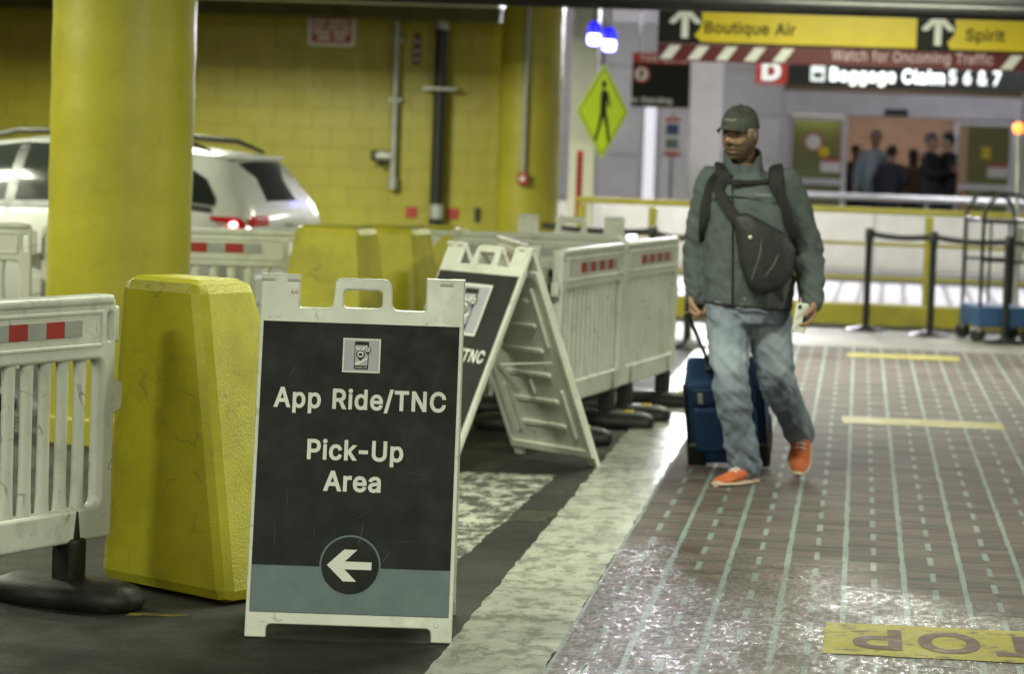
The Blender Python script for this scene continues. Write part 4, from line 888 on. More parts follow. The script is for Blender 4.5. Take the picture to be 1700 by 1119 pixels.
t = thing('luggage_cart', (1.16, 25.25, 0), R(12), 'tall tubular luggage cart with blue deck behind the stanchions', 'luggage cart')
MB().box(-.22, .24, -.32, .32, .13, .30).build('deck', MT['navy'], t, .015)
for y in (-.30, .30):
    arch = [(-.20, y, .28), (-.20, y, 1.02)] + [(-.20 + .21 - .21 * math.cos(a), y, 1.02 + .22 * math.sin(a)) for a in (math.pi * k / 10 for k in range(1, 10))] + [(.22, y, 1.02), (.22, y, .28)]
    MB().tube(arch, .016, 8).build('hoop', MT['black_metal'], t, smooth=60)
    MB().tube([(.02, y, .28), (.02, y, 1.0)], .011, 8).build('upright', MT['black_metal'], t, smooth=60)
    for z in (.68, 1.0): MB().tube([(-.2, y, z), (.22, y, z)], .011, 8).build('cross_bar', MT['black_metal'], t, smooth=60)
for x in (-.2, .22):
    MB().tube([(x, -.30, 1.02), (x, .30, 1.02)], .012, 8).build('side_bar', MT['black_metal'], t, smooth=60)
    for y in (-.26, .26):
        wf = MB().rings([[Vector((x + r * math.cos(a), y + yy, .065 + r * math.sin(a))) for a in (2 * math.pi * k / 18 for k in range(18))] for r, yy in ((.03, -.02), (.065, -.018), (.065, .018), (.03, .02))]).build('wheel', MT['rubber'], t, smooth=40)
        MB().box(x - .02, x + .02, y - .03, y + .03, .09, .135).build('fork', MT['steel'], wf)
t = thing('beacon_pole', (1.36, 25.9, 0), 0, 'slim grey pole topped by a small orange beacon behind the luggage cart', 'beacon')
MB().tube([(.02, 0, 0), (-.035, 0, 1.72)], .022, 10).build('pole', MT['galv'], t, smooth=60)
MB().ell((-.038, 0, 1.79), (.05, .05, .055)).build('beacon_lens', mat('orange_beacon', (.8, .25, .05), .3, emit=(1., .32, .06), estr=2.2), t, smooth=60)
MB().box(-.02, .05, -.03, .03, .62, .95).build('control_box', MT['steel'], t, .006)
t = thing('globe_lamp', (-1.843, 24.5, 0), 0, 'small white globe lamp glowing above the barrier row', 'lamp')
MB().ell((0, 0, .783), (.038, .038, .038)).build('globe', mat('globe_glow', (.9, .9, .9), .4, emit=(1, 1, 1), estr=4.), t, smooth=60)
MB().tube([(0, 0, 0), (0, 0, .75)], .02, 10).build('stem', MT['black_metal'], t, smooth=60)

# ------------------------------------------------------------------ hanging signs
t = thing('crossing_sign', (-2.25, 26.0, 1.815), R(61), 'lime yellow diamond sign with walking figure hanging below the blue lamps', 'sign')
plate('board', MT['lime'], t, [arcs([(0, -.415), (.40, 0), (0, .415), (-.40, 0)], .03)], .006, .001)
plate('border', MT['black_sign'], t, [arcs([(0, -.385), (.372, 0), (0, .385), (-.372, 0)], .02), arcs([(0, -.37), (.358, 0), (0, .37), (-.358, 0)], .02)], .001, 0, UPR @ Matrix.Translation((0, 0, .004)))
FW = UPR @ Matrix.Translation((0, 0, .0045))
plate('walking_figure', MT['black_sign'], t, [circ(.0, .235, .036, 18)], .001, 0, FW)
plate('walking_figure', MT['black_sign'], t, [[(-.035, .185), (.045, .185), (.075, .15), (.115, .045), (.09, .035), (.055, .11), (.05, .0), (.09, -.12), (.125, -.27), (.085, -.275), (.05, -.14), (.0, -.04), (-.03, -.13), (-.095, -.27), (-.13, -.25), (-.075, -.12), (-.045, .0), (-.045, .1), (-.09, .055), (-.13, .075), (-.14, .055), (-.095, .02), (-.055, .06)]], .001, 0, FW)
MB().tube([(0, .01, .40), (0, .01, 1.5)], .012, 8).build('hanger', MT['black_metal'], t)
MT['blue_glow'] = mat('blue_lamp_glow', (.2, .2, .9), .4, emit=(.16, .16, 1.), estr=22.)
MT['blue_shell'] = mat('blue_lamp_shell', (.02, .02, .45), .3, emit=(.02, .02, 1.), estr=.9)
for (x, z), lab in (((-2.34, 2.436), 'glowing blue lamp, the higher of two above the crossing sign'), ((-2.207, 2.388), 'glowing blue lamp, the lower of two above the crossing sign')):
    t = thing('blue_lamp', (x, 25.9, z), 0, lab, 'lamp', 'blue lamps above the crossing sign')
    MB().lathe([(.02, -.055), (.052, -.045), (.062, 0), (.052, .045), (.03, .055)], n=20).build('lamp_globe', MT['blue_glow'], t, smooth=60)
    MB().lathe([(.055, .045), (.068, .055), (.06, .12), (.02, .16)], n=20).build('lamp_shade', MT['blue_shell'], t, smooth=60)
    MB().tube([(0, 0, .15), (0, 0, .9)], .01, 8).build('hanger', MT['black_metal'], t)
t = thing('door_post', (-2.6, 28, 0), 0, 'pale grey post with a red vertical notice beside the round column', 'post')
MB().box(-.12, .12, -.06, .06, 0, 3.3).build('post', MT['cream'], t, .01)
plate('red_notice', MT['red'], t, [rect(-.045, .01, .78, 1.46, .004)], .006, .001, UPR @ Matrix.Translation((0, 0, .064)))
for k in range(9): plate('printed_mark', MT['darkred'], t, [rect(-.035, 0, .83 + k * .066, .87 + k * .066)], .001, 0, UPR @ Matrix.Translation((0, 0, .0685)))
t = thing('tow_zone_sign', (-2.225, 33, 2.25), 0, 'dark square sign with red header hanging left of the walking man', 'sign')
plate('board', MT['black_sign'], t, [rect(-.32, .32, -.30, .30, .01)], .05, .004)
plate('red_header', MT['red'], t, [rect(-.315, .315, .18, .296)], .003, 0, UPR @ Matrix.Translation((0, 0, .027)))
text('lettering', 'TOW ZONE', .062, MT['white'], t, (.02, -.03, .205), sx=1.1)
plate('prohibition_ring', MT['red'], t, [circ(-.215, .06, .095)], .002, 0, UPR @ Matrix.Translation((0, 0, .027))); plate('prohibition_disc', MT['white'], t, [circ(-.215, .06, .072)], .002, 0, UPR @ Matrix.Translation((0, 0, .029)))
plate('prohibition_mark', MT['black_sign'], t, [[(-.235, .01), (-.215, .01), (-.215, .045), (-.19, .06), (-.19, .09), (-.205, .105), (-.235, .105)]], .001, 0, UPR @ Matrix.Translation((0, 0, .0315)))
text('lettering', 'No Standing', .058, MT['lime_pale'] if 'lime_pale' in MT else MT['white'], t, (-.11, -.028, -.25))
for x in (-.25, .25): MB().tube([(x, 0, .3), (x, 0, 1.05)], .01, 8).build('hanger', MT['black_metal'], t)

# long overhead lane sign
t = thing('lane_sign', (0, 26.0, 0), R(-1.2), 'long overhead sign with yellow airline panels above a red and white striped board', 'sign')
YS = lambda d: UPR @ Matrix.Translation((0, 0, d))
plate('backing', MT['black_sign'], t, [rect(-1.80, 2.9, 2.43, 2.76)], .08, .005, YS(-.05))
plate('stripe_board', MT['darkred'], t, [rect(-1.80, 2.9, 2.275, 2.425)], .08, .005, YS(-.05))
for x0 in (-1.56, -1.315, -1.07, -.825, -.58, 1.37, 1.615, 1.86, 2.105, 2.35):
    x0 -= .22
    plate('white_stripe', MT['lilac_white'] if 'lilac_white' in MT else MT['white'], t, [[(x0, 2.29), (x0 + .10, 2.29), (x0 + .19, 2.41), (x0 + .09, 2.41)]], .002, 0, YS(-.008))
text('lettering', 'Watch for Oncoming Traffic', .088, mat('pink_white_letters', (.55, .40, .45), .5), t, (.40, .0075, 2.325), wid=1.38, bold=14)
for c, x0, x1, s, xt in ((-1.565, -1.42, .43, 'Boutique Air', -1.0), (.61, .72, 2.8, 'Spirit', 1.01)):
    pts = [(x0 - .0 + .0, 2.445), (x1, 2.445), (x1, 2.715), (c + .15, 2.715)] + [(c + .15 * math.cos(a) , 2.635 + .15 * math.sin(a)) for a in (R(18), R(0), R(-20), R(-40), R(-58))]
    plate('yellow_panel', MT['yellow_sign'], t, [pts], .003, 0, YS(-.0085))
    plate('arrow_disc', MT['black_sign'], t, [circ(c, 2.625, .145)], .003, 0, YS(-.0065))
    plate('arrow', MT['white'], t, [[(c - .03, 2.475), (c + .03, 2.475), (c + .03, 2.66), (c + .09, 2.60), (c + .135, 2.60), (c + .135, 2.625), (c + .01, 2.75), (c - .01, 2.75), (c - .135, 2.625), (c - .135, 2.60), (c - .09, 2.60), (c - .03, 2.66)]], .002, 0, YS(-.003))
    text('lettering', s, .095, MT['black_sign'], t, (xt, .002, 2.525), bold=16, sx=1.0)
for x in (-1.57, -.68, 0., 1.3, 2.5): MB().tube([(x, .05, 2.76), (x, .05, 3.31)], .018, 8).build('hanger', MT['steel'], t)

# baggage claim sign
t = thing('baggage_claim_sign', (0, 36, 0), R(-1), 'black lit sign reading D Baggage Claim 5 6 & 7 above the terminal doors', 'sign')
plate('backing', MT['black_sign'], t, [rect(-.92, 2.6, 2.305, 2.57)], .12, .006, YS(-.08))
rd = plate('red_square', MT['red'], t, [rect(-1.30, -.922, 2.315, 2.60)], .12, .006, YS(-.08))
MT['lit_white'] = mat('lit_sign_letters', (.9, .95, .9), .5, emit=(.88, 1., .92), estr=1.5)
MT['lit_dim'] = mat('lit_sign_letters_dim', (.8, .85, .8), .5, emit=(.85, .95, .88), estr=.55)
text('lettering', 'D', .19, MT['lit_dim'], t, (-1.11, .0135 - .037, 2.37), sx=1.25, bold=40)
plate('bag_symbol', MT['lit_dim'], t, [rect(-.64, -.47, 2.365, 2.545, .01), rect(-.61, -.50, 2.40, 2.47, .01)], .004, 0, YS(-.018))
text('lettering', 'Baggage Claim', .155, MT['lit_white'], t, (.265, .016, 2.375), bold=20, wid=1.35)
text('lettering', '5 6 & 7', .155, MT['lit_dim'], t, (1.30, .016, 2.385), bold=20, wid=.61)
for x in (-1.1, 0., 1.2, 2.3): MB().tube([(x, .08, 2.57), (x, .08, 3.9)], .02, 8).build('hanger', MT['steel'], t)

# ------------------------------------------------------------------ terminal front
low = thing('low_wall', (0, 35.72, 0), 0, 'low cream panelled wall along the far kerb behind the crossing', 'wall'); low['kind'] = 'thing'
MB().box(-4.2, 8, 0, .12, .0, .80).build('wall_core', MT['cream'], low)
for k in range(11): MB().box(-4.2 + k * 1.1 + .008, -3.1 + k * 1.1 - .008, -.02, -.001, .15, .82).build('panel', MT['cream'], low, .004)
t = thing('steel_handrail', (0, 36.1, 0), 0, 'shiny steel handrail in front of the terminal doors', 'railing')
MB().tube([(-.8, 0, 1.0), (6, 0, .98)], .045, 12).build('handrail', MT['steel'], t, smooth=60)
for x in (-.7, .8, 2.3, 3.8): MB().tube([(x, 0, .0), (x, 0, .98)], .025, 10).build('post', MT['steel'], t, smooth=60)
tb = thing('terminal_building', (0, 42, 0), 0, 'pale terminal front with sliding glass doors and panelled wall', 'building')
for i in range(8):
    for j in range(5):
        x0 = -1.12 - (i + 1) * .86
        MB().box(x0 + .006, x0 + .854, -.05, 0, .14 + j * .62 + .006, .14 + (j + 1) * .62 - .006).build('wall_panel', MT['facade'], tb, .004)
MB().box(-12, -1.12, .002, .3, 0, 3.9).build('wall_core', MT['alum'], tb)
MB().box(2.2, 12, -.03, .3, 0, 3.9).build('wall_core', MT['facade'], tb)
MB().box(-1.12, 2.2, -.06, .25, 2.03, 2.36).build('door_header', MT['alum'], tb, .01)
MB().box(.30, .62, -.16, -.061, 2.06, 2.14).build('door_sensor', MT['black'], tb, .01)
MB().box(-1.12, 2.2, -.05, .25, 2.95, 3.9).build('upper_fascia', MT['brown'], tb)
MB().box(-1.12, -1.03, -.06, .2, .14, 2.03).build('jamb', MT['alum'], tb, .006); MB().box(2.11, 2.2, -.06, .2, .14, 2.03).build('jamb', MT['alum'], tb, .006)
for x0, x1 in ((-1.03, -.20), (1.27, 2.11)):
    d = plate('sliding_door', MT['alum'], tb, [rect(x0, x1, .14, 2.02), rect(x0 + .07, x1 - .07, 1.14, 1.95), rect(x0 + .07, x1 - .07, .26, 1.06)], .05, .004, UPR @ Matrix.Translation((0, 0, -.05)))
    for z0, z1 in ((1.14, 1.95), (.26, 1.06)): plate('pane', MT['door_glass'], d, [rect(x0 + .06, x1 - .06, z0 - .01, z1 + .01)], .008, 0, UPR @ Matrix.Translation((0, 0, -.05)))
    plate('door_sticker', MT['white'], d, [rect(x1 - .36, x1 - .09, 1.24, 1.38)], .002, 0, UPR @ Matrix.Translation((0, 0, -.043))); plate('door_sticker', MT['red'], d, [rect(x1 - .36, x1 - .09, 1.382, 1.43)], .002, 0, UPR @ Matrix.Translation((0, 0, -.043)))
plate('round_sticker', MT['red'], tb, [circ(-.67, 1.65, .13)], .002, 0, UPR @ Matrix.Translation((0, 0, -.043))); plate('round_sticker', MT['white'], tb, [circ(-.67, 1.65, .105)], .002, 0, UPR @ Matrix.Translation((0, 0, -.041)))
plate('yellow_sticker', MT['yellow_sign'], tb, [circ(-.52, 1.52, .075)], .002, 0, UPR @ Matrix.Translation((0, 0, -.039))); plate('yellow_sticker', MT['yellow_sign'], tb, [rect(1.66, 1.78, 1.50, 1.66)], .002, 0, UPR @ Matrix.Translation((0, 0, -.041)))
plate('transom_glass', MT['door_glass'], tb, [rect(-1.12, 2.2, 2.36, 2.95)], .01, 0, UPR @ Matrix.Translation((0, 0, -.1)))
# baggage hall behind the doors
MB().box(-4, 6, 6.3, 6.5, .14, 3.6).build('hall_back_wall', MT['brown'], tb)
MB().box(-4, 6, .31, 6.3, .141, .16).build('hall_floor', MT['concrete'], tb); MB().box(-4, 6, .31, 6.5, 3.05, 3.2).build('hall_ceiling', MT['cream'], tb)
MT['olive'] = mat('olive_panel', (.26, .30, .05), .5)
MB().box(-2.2, -.32, 2.6, 2.7, .16, 2.0).build('hall_partition', MT['olive'], tb); MB().box(1.55, 3.6, 2.6, 2.7, .16, 2.0).build('hall_partition', MT['olive'], tb)
MT['strip_glow'] = mat('hall_light_glow', (1, .95, .8), .5, emit=(1, .92, .72), estr=2.2)
for x0, x1, y, z in ((-1.05, -.25, 2.4, 1.98), (-1.5, -.9, 3.2, 2.62), (-.75, -.35, 3.2, 2.6), (.6, 1.4, 4., 2.7)): MB().box(x0, x1, y - .05, y + .05, z, z + .07).build('hall_light', MT['strip_glow'], tb, .01)
t = thing('square_pillar', (-1.935, 37.2, .14), 0, 'pale lilac square pillar left of the terminal doors', 'pillar'); t['kind'] = 'thing'
MB().box(-.2, .2, -.2, .2, 0, 3.76).build('shaft', MT['facade'], t, .02)
t = thing('wall_poster', (-2.36, 37.5, 1.645), 0, 'narrow poster with red ends beside the lilac pillar', 'poster')
plate('board', MT['white'], t, [rect(-.108, .108, -.24, .24)], .01, .001)
plate('red_end', MT['red'], t, [rect(-.10, .10, .19, .235)], .001, 0, YS(.0065)); plate('red_end', MT['red'], t, [rect(-.10, .10, -.235, -.19)], .001, 0, YS(.0065))
plate('blue_print', MT['navy'], t, [rect(-.08, .08, .02, .16)], .001, 0, YS(.0065)); plate('grey_print', MT['teal'], t, [rect(-.08, .08, -.15, -.03)], .001, 0, YS(.0065))
MB().tube([(0, .03, -1.5), (0, .03, .3)], .02, 8).build('pole', MT['steel'], t, smooth=60)
t = thing('bright_window', (-2.95, 41.9, 0), 0, 'brightly lit narrow window in the pale terminal wall', 'window'); t['kind'] = 'thing'
plate('frame', MT['alum'], t, [rect(-.12, .12, .5, 2.15), rect(-.08, .08, .54, 2.11)], .06, .004)
plate('lit_pane', mat('lit_window_pane', (.9, .9, 1.), .3, emit=(.92, .9, 1.), estr=.55), t, [rect(-.09, .09, .53, 2.12)], .01, 0)

# ------------------------------------------------------------------ people
def vox(mb, voxel, it=6, fac=.5):
    me = mb.fix(); o = bpy.data.objects.new('tmp', me); COL.objects.link(o)
    r = o.modifiers.new('r', 'REMESH'); r.mode = 'VOXEL'; r.voxel_size = voxel
    s = o.modifiers.new('s', 'SMOOTH'); s.factor = fac; s.iterations = it
    out = eval_mesh(o); bpy.data.objects.remove(o); return out

def verts(me):
    co = np.empty(len(me.vertices) * 3); me.vertices.foreach_get('co', co); return co.reshape(-1, 3)

def folds(me, amp, sc, seed=0., mask=None, shear=0., ridge=True):
    """cloth wrinkles: moves the surface along its normals; ridged so that creases are sharper than the cloth between them"""
    co = verts(me); no = np.array([v.normal[:] for v in me.vertices]); d = np.zeros(len(co))
    for i, c in enumerate(co):
        k = mask(c) if mask is not None else 1.
        if k <= 0: continue
        z = c[2] + shear * c[0]
        n = noise.noise((c[0] * sc[0] + seed, c[1] * sc[1], z * sc[2])) + .45 * noise.noise((c[0] * sc[0] * 2.1, c[1] * sc[1] * 2.1 + seed, z * sc[2] * 2.3))
        d[i] = k * ((.35 - 1.6 * abs(n)) if ridge else n)
    co = co + no * (d * amp)[:, None]; me.vertices.foreach_set('co', co.ravel()); me.update()

def bez(P, n=6):
    """smooth path through points (Catmull-Rom)"""
    P = [Vector(p) for p in P]; out = []
    for i in range(len(P) - 1):
        a, b, c, d = P[max(i - 1, 0)], P[i], P[i + 1], P[min(i + 2, len(P) - 1)]
        for k in range(n):
            t = k / n; out.append(.5 * ((2 * b) + (c - a) * t + (2 * a - 5 * b + 4 * c - d) * t * t + (3 * b - a - 3 * c + d) * t ** 3))
    return out + [P[-1]]

def limb(mb, pts, rad, n=14, flat=1.):
    p = bez(pts, 5); rr = np.interp(np.linspace(0, len(rad) - 1, len(p)), range(len(rad)), rad); mb.tube(p, list(rr), n, flat)
    for q, r in ((p[0], rr[0]), (p[-1], rr[-1])): mb.ell(q, (r, r, r), 12, 8)

def ellipse_stack(mb, secs, n=24, yaw=0.):
    M = Matrix.Rotation(yaw, 3, 'Z'); rg = []
    for cx, cy, z, rx, ry in secs:
        rg.append([Vector((cx, cy, z)) + M @ Vector((rx * math.cos(2 * math.pi * k / n), ry * math.sin(2 * math.pi * k / n), 0)) for k in range(n)])
    mb.rings(rg)

def head_mesh(mb, M, s=1., fine=False):
    n, m = (112, 84) if fine else (40, 32); rings = []
    for i in range(m + 1):
        a = max(-1.54, min(1.54, -math.pi / 2 + math.pi * i / m)); rg = []
        for k in range(n):
            b = 2 * math.pi * k / n; x, y, z = math.cos(a) * math.cos(b), math.cos(a) * math.sin(b), math.sin(a)
            X, Y, Z = x * .0795, y * .096 + .004, z * .118
            if Z < -.02:
                f = min((-.02 - Z) / .098, 1); X *= 1 - .15 * f; Y = Y * (1 - .30 * f) - .030 * f * (1 if Y < 0 else .2)
            if Y < -.02:
                fr = min((-Y - .02) / .06, 1)
                g = lambda cx, cz, sx, sz: math.exp(-((X - cx) / sx) ** 2 - ((Z - cz) / sz) ** 2)
                Y -= fr * (.031 * g(0, -.022, .0135, .017) + .017 * g(0, .004, .011, .024) + .008 * (g(.013, -.030, .008, .008) + g(-.013, -.030, .008, .008)) + .008 * g(0, .034, .045, .013) + .009 * g(0, -.060, .026, .007) + .009 * g(0, -.078, .024, .007) + .013 * g(0, -.106, .024, .015))
                Y += fr * (.014 * g(.031, .012, .016, .012) + .014 * g(-.031, .012, .016, .012) + .010 * g(0, -.069, .028, .0035) + .005 * g(0, -.093, .03, .006))
                Y -= fr * .004 * (g(.042, -.02, .02, .02) + g(-.042, -.02, .02, .02))
            rg.append(M @ (Vector((X, Y, Z)) * s))
        rings.append(rg)
    mb.rings(rings)
    for sd in (-1, 1): mb.ell(M @ (Vector((sd * .079, .012, -.005)) * s), (.010 * s, .020 * s, .032 * s), 12, 8, M.to_3x3() @ Matrix.Rotation(sd * .35, 3, 'Z'))

def hand(mb, wrist, knuckle, side, curl, thumb_dir, nrm, s=1.):
    """palm from wrist to knuckles, four fingers curling towards nrm, thumb leaving the side of the palm"""
    w, k = Vector(wrist), Vector(knuckle); d = (k - w).normalized(); nv = Vector(nrm); nv = (nv - d * nv.dot(d)).normalized(); sv = d.cross(nv) * side
    for q in range(4):
        o = sv * (.030 - q * .0195) * s
        mb.tube([w + o * .62, w + (k - w) * .5 + o * .95, k + o], [.016 * s, .0165 * s, .0125 * s], 10); mb.ell(k + o, (.0125 * s,) * 3, 10, 6)
        L = (.074, .083, .078, .062)[q] * s; a = curl[q]; p = [k + o]; ang = 0
        for seg in (.45, .32, .23):
            ang += a; p.append(p[-1] + (d * math.cos(ang) + nv * math.sin(ang)) * L * seg)
        mb.tube(p, [.0108 * s, .0102 * s, .0094 * s, .0078 * s], 10); mb.ell(p[-1], (.0082 * s,) * 3, 8, 6)
        for x in p[1:-1]: mb.ell(x, (.0103 * s,) * 3, 8, 6)
    t0 = w + (k - w) * .30 + sv * .028 * s; td = Vector(thumb_dir).normalized()
    p = [t0, t0 + (sv * .5 + d * .6 + td * .4).normalized() * .035 * s]; p.append(p[-1] + (d * .7 + td * .75).normalized() * .030 * s); p.append(p[-1] + (d * .55 + td * .85).normalized() * .024 * s)
    mb.tube(p, [.0165 * s, .0135 * s, .0115 * s, .009 * s], 10); mb.ell(p[-1], (.0092 * s,) * 3, 8, 6)

def skin_mat(name, col, beard):
    m = mat(name, col, .45, var=.10, scale=14., bump=.12, bscale=180.); t = m.node_tree; p = t.nodes['Principled BSDF']; b = p.inputs['Base Color'].links[0].from_socket
    at = nd(t, 'ShaderNodeAttribute', attribute_name='beard'); x = nd(t, 'ShaderNodeMix', data_type='RGBA'); t.links.new(at.outputs['Fac'], x.inputs[0]); t.links.new(b, x.inputs[6]); x.inputs[7].default_value = (*beard, 1)
    at2 = nd(t, 'ShaderNodeAttribute', attribute_name='lip'); y = nd(t, 'ShaderNodeMix', data_type='RGBA'); t.links.new(at2.outputs['Fac'], y.inputs[0]); t.links.new(x.outputs[2], y.inputs[6]); y.inputs[7].default_value = (.13, .055, .045, 1)
    t.links.new(y.outputs[2], p.inputs['Base Color']); p.inputs['Subsurface Weight'].default_value = .06; p.inputs['Subsurface Radius'].default_value = (.02, .008, .004)
    return m

def shoe(parent, heel, toe, up, upper, sole, name='shoe'):
    h, t_ = Vector(heel), Vector(toe); d = (t_ - h); L = d.length; d.normalize(); u = Vector(up); u = (u - d * u.dot(d)).normalized(); sv = d.cross(u)
    prof = ((0, .020, .055), (.03, .034, .085), (.10, .039, .098), (.25, .040, .105), (.40, .042, .092), (.55, .047, .074), (.70, .050, .060), (.84, .046, .050), (.94, .034, .040), (1., .012, .026))
    def ring(f, w_, z0, z1):
        c = h + d * (f * L); out = []
        for k in range(20):
            a = 2 * math.pi * k / 20; y = math.sin(a); out.append(c + sv * (w_ * math.cos(a) * (1 if y < 0 else 1 - .25 * y * y)) + u * (z0 + (z1 - z0) * (y * .5 + .5)))
        return out
    o = MB().rings([ring(f, w_, .018, z) for f, w_, z in prof]).build(name, upper, parent, smooth=60)
    MB().rings([ring(-.01 + f * 1.03, w_ * 1.10 + .002, .0 if .05 < f < .8 else .006, .032) for f, w_, z in prof]).build('sole', sole, o, smooth=50)
    # laces and tongue
    for f in (.36, .43, .50, .57):
        c = h + d * (f * L) + u * np.interp(f, [p[0] for p in prof], [p[2] for p in prof]); MB().tube([c - sv * .022 - u * .006, c + u * .003, c + sv * .022 - u * .006], .0035, 6).build('lace', MT['white'], o)
    return o

# ---- the walking man; local frame: x to the camera's right, y away from the camera
MO = Vector((-.40, 13.75, 0)); MR = Matrix.Rotation(ps, 4, 'Z')
def man():
    t = thing('person', MO, ps, 'man in grey-green jacket, jeans, cap and orange shoes walking with a suitcase', 'person')
    skin = skin_mat('brown_skin', (.33, .190, .120), (.045, .034, .028))
    HM = Matrix.Translation((-.158, -.02, 1.602)) @ Matrix.Rotation(R(-33), 4, 'Z') @ Matrix.Rotation(R(3), 4, 'X')
    shL, elL, wrL, kL = (-.275, .035, 1.385), (-.325, .09, 1.11), (-.325, .055, .865), (-.322, .035, .785)
    shR, elR, wrR, kR = (.065, -.03, 1.385), (.180, .015, 1.10), (.196, -.085, .865), (.190, -.115, .785)
    hL, knL, anL = (-.180, -.01, .84), (-.160, -.115, .46), (-.075, -.055, .09)
    hR, knR, anR = (.0, .03, .84), (.072, .085, .46), (.215, .385, .215)
    b = MB(); head_mesh(b, HM, 1., True)
    limb(b, [(-.125, .03, 1.36), (-.135, .022, 1.46), (-.138, .014, 1.55)], [.068, .056, .052])
    ellipse_stack(b, [(-.09, 0, .80, .15, .10), (-.09, 0, .95, .16, .11), (-.09, 0, 1.15, .165, .11), (-.105, 0, 1.30, .165, .10), (-.11, .0, 1.40, .10, .08)])
    for a in ((shL, elL, wrL), (shR, elR, wrR)): limb(b, a, [.05, .042, .036, .028])
    for a in ((hL, knL, anL), (hR, knR, anR)): limb(b, a, [.062, .05, .044, .032])
    hand(b, wrL, kL, 1, (.75, .8, .8, .8), (.8, -.5, -.2), (.65, -.75, 0))
    hand(b, wrR, kR, -1, (.42, .48, .52, .58), (-.9, -.4, -.2), (-.9, -.35, 0))
    for an, toe in ((anL, (-.15, -.16, .035)), (anR, (.215, .33, .085))): limb(b, [an, toe], [.030, .014])
    me = vox(b, .0036, 2); co = verts(me); inv = HM.inverted()
    hd = np.array([(inv @ Vector(c))[:] for c in co]); be = np.zeros(len(co)); lp = np.zeros(len(co))
    for i, (x, y, z) in enumerate(hd):
        if z < -.13 or z > .12 or abs(x) > .1: continue
        jaw = 1 if (z < -.035 - .0 + max(0, abs(x) - .045) * 1.2 + (.02 if y > -.03 else 0) and y < .045) else 0
        lipz = abs(x) < .024 and -.080 < z < -.058 and y < -.06
        br = abs(abs(x) - .032) < .019 and .026 < z < .037 and y < -.05
        hair = z > -.02 and y > .03
        be[i] = (.74 + .25 * noise.noise((x * 60, y * 60, z * 60))) * jaw * (0 if lipz else 1); 
        if br or hair: be[i] = .85
        lp[i] = .8 if lipz else 0
    for nm, v in (('beard', be), ('lip', lp)): at = me.attributes.new(nm, 'FLOAT', 'POINT'); at.data.foreach_set('value', v)
    body = link('body', me, skin, t, smooth=180)
    for sd in (-1, 1):
        e = MB().ell(HM @ Vector((sd * .031, -.076, .011)), (.012, .012, .010), 12, 8).build('eye', mat('eye_dark', (.12, .10, .09), .2), body, smooth=60)
    # cap
    cm = mat('cap_cloth', (.052, .058, .048), .85, var=.35, scale=16., bump=.3, bscale=250.)
    rg = []
    for i in range(9):
        f = i / 8; a = f * math.pi / 2 * .96; rr = math.cos(a) ** .8; z = .034 + .104 * math.sin(a)
        rg.append([HM @ Vector((.0835 * rr * math.cos(q), (.104 * rr) * math.sin(q) + .004 + .004 * f, z - (.010 * math.sin(q) if i == 0 else 0) * 1)) for q in (2 * math.pi * k / 32 for k in range(32))])
    cp = MB().rings(rg).build('cap', cm, t, smooth=70)
    rg = []
    for i in range(7):
        f = i / 6; row = []
        for k in range(17):
            u = -1 + k / 8; a = u * R(60); x = math.sin(a) * .082 * (1 + .05 * f); y = -math.cos(a) * (.100 + .068 * f * math.cos(a * .8)) + .004; z = .050 - .004 * f - .026 * (u * u) * (.30 + .70 * f) - .010 * f
            row.append(HM @ Vector((x, y, z)))
        rg.append(row)
    br = MB().rings(rg, cap=False, closed=False).build('brim', cm, cp, smooth=70); sm = br.modifiers.new('s', 'SOLIDIFY'); sm.thickness = .004
    MB().ell(HM @ Vector((0, .006, .139)), (.008, .008, .005), 10, 6).build('cap_button', cm, cp)
    bd = []
    for k in range(9): a = R(-90 - 22 + k * 5.5); bd.append(HM @ Vector((.0805 * math.cos(a), .1005 * math.sin(a) + .004, .072 + .002 * math.sin(k))))
    MB().tube(bd, .006, 6, .4, upv=HM.to_3x3() @ Vector((0, -1, 0))).build('cap_badge', mat('cap_badge', (.22, .22, .19), .7), cp)
    # jacket
    jm = mat('jacket_cloth', (.088, .104, .108), .8, var=.14, scale=7., bump=.2, bscale=400., spec=.3)
    j = MB(); yw = R(-12)
    SEC = [(-.09, .0, .815, .205, .150), (-.09, .0, .85, .208, .155), (-.09, 0, .95, .211, .160), (-.09, 0, 1.05, .211, .162), (-.095, 0, 1.15, .210, .156), (-.10, 0, 1.25, .210, .147), (-.105, 0, 1.33, .205, .135), (-.11, .005, 1.395, .165, .110), (-.125, .012, 1.435, .10, .088), (-.135, .012, 1.465, .078, .080)]
    ellipse_stack(j, SEC, 32, yw)
    limb(j, [(-.235, .03, 1.375), shL, elL, (-.325, .06, .90), (-.325, .052, .848)], [.070, .074, .065, .057, .050])
    limb(j, [(.03, -.025, 1.375), shR, elR, (.195, -.07, .90), (.197, -.09, .848)], [.070, .075, .068, .058, .052])
    jm_ = vox(j, .0085, 8)
    sl = lambda c: abs(c[0] + .085 + (1.4 - c[2]) * .02) > .215
    folds(jm_, .016, (9, 7, 16), 3., shear=.9, mask=lambda c: (.35 + .65 * math.exp(-((c[2] - 1.08) / .10) ** 2) + .6 * math.exp(-((c[2] - .90) / .06) ** 2)) if sl(c) else .0)
    folds(jm_, .012, (6, 6, 5), 13., shear=-.7, mask=lambda c: 0 if sl(c) else .5 + .5 * (c[2] < 1.0))
    folds(jm_, .006, (13, 12, 10), 23., shear=.8, mask=lambda c: 0 if sl(c) else 1.)
    folds(jm_, .002, (24, 24, 30), 9., ridge=False)
    jk = link('jacket', jm_, jm, t, smooth=180)
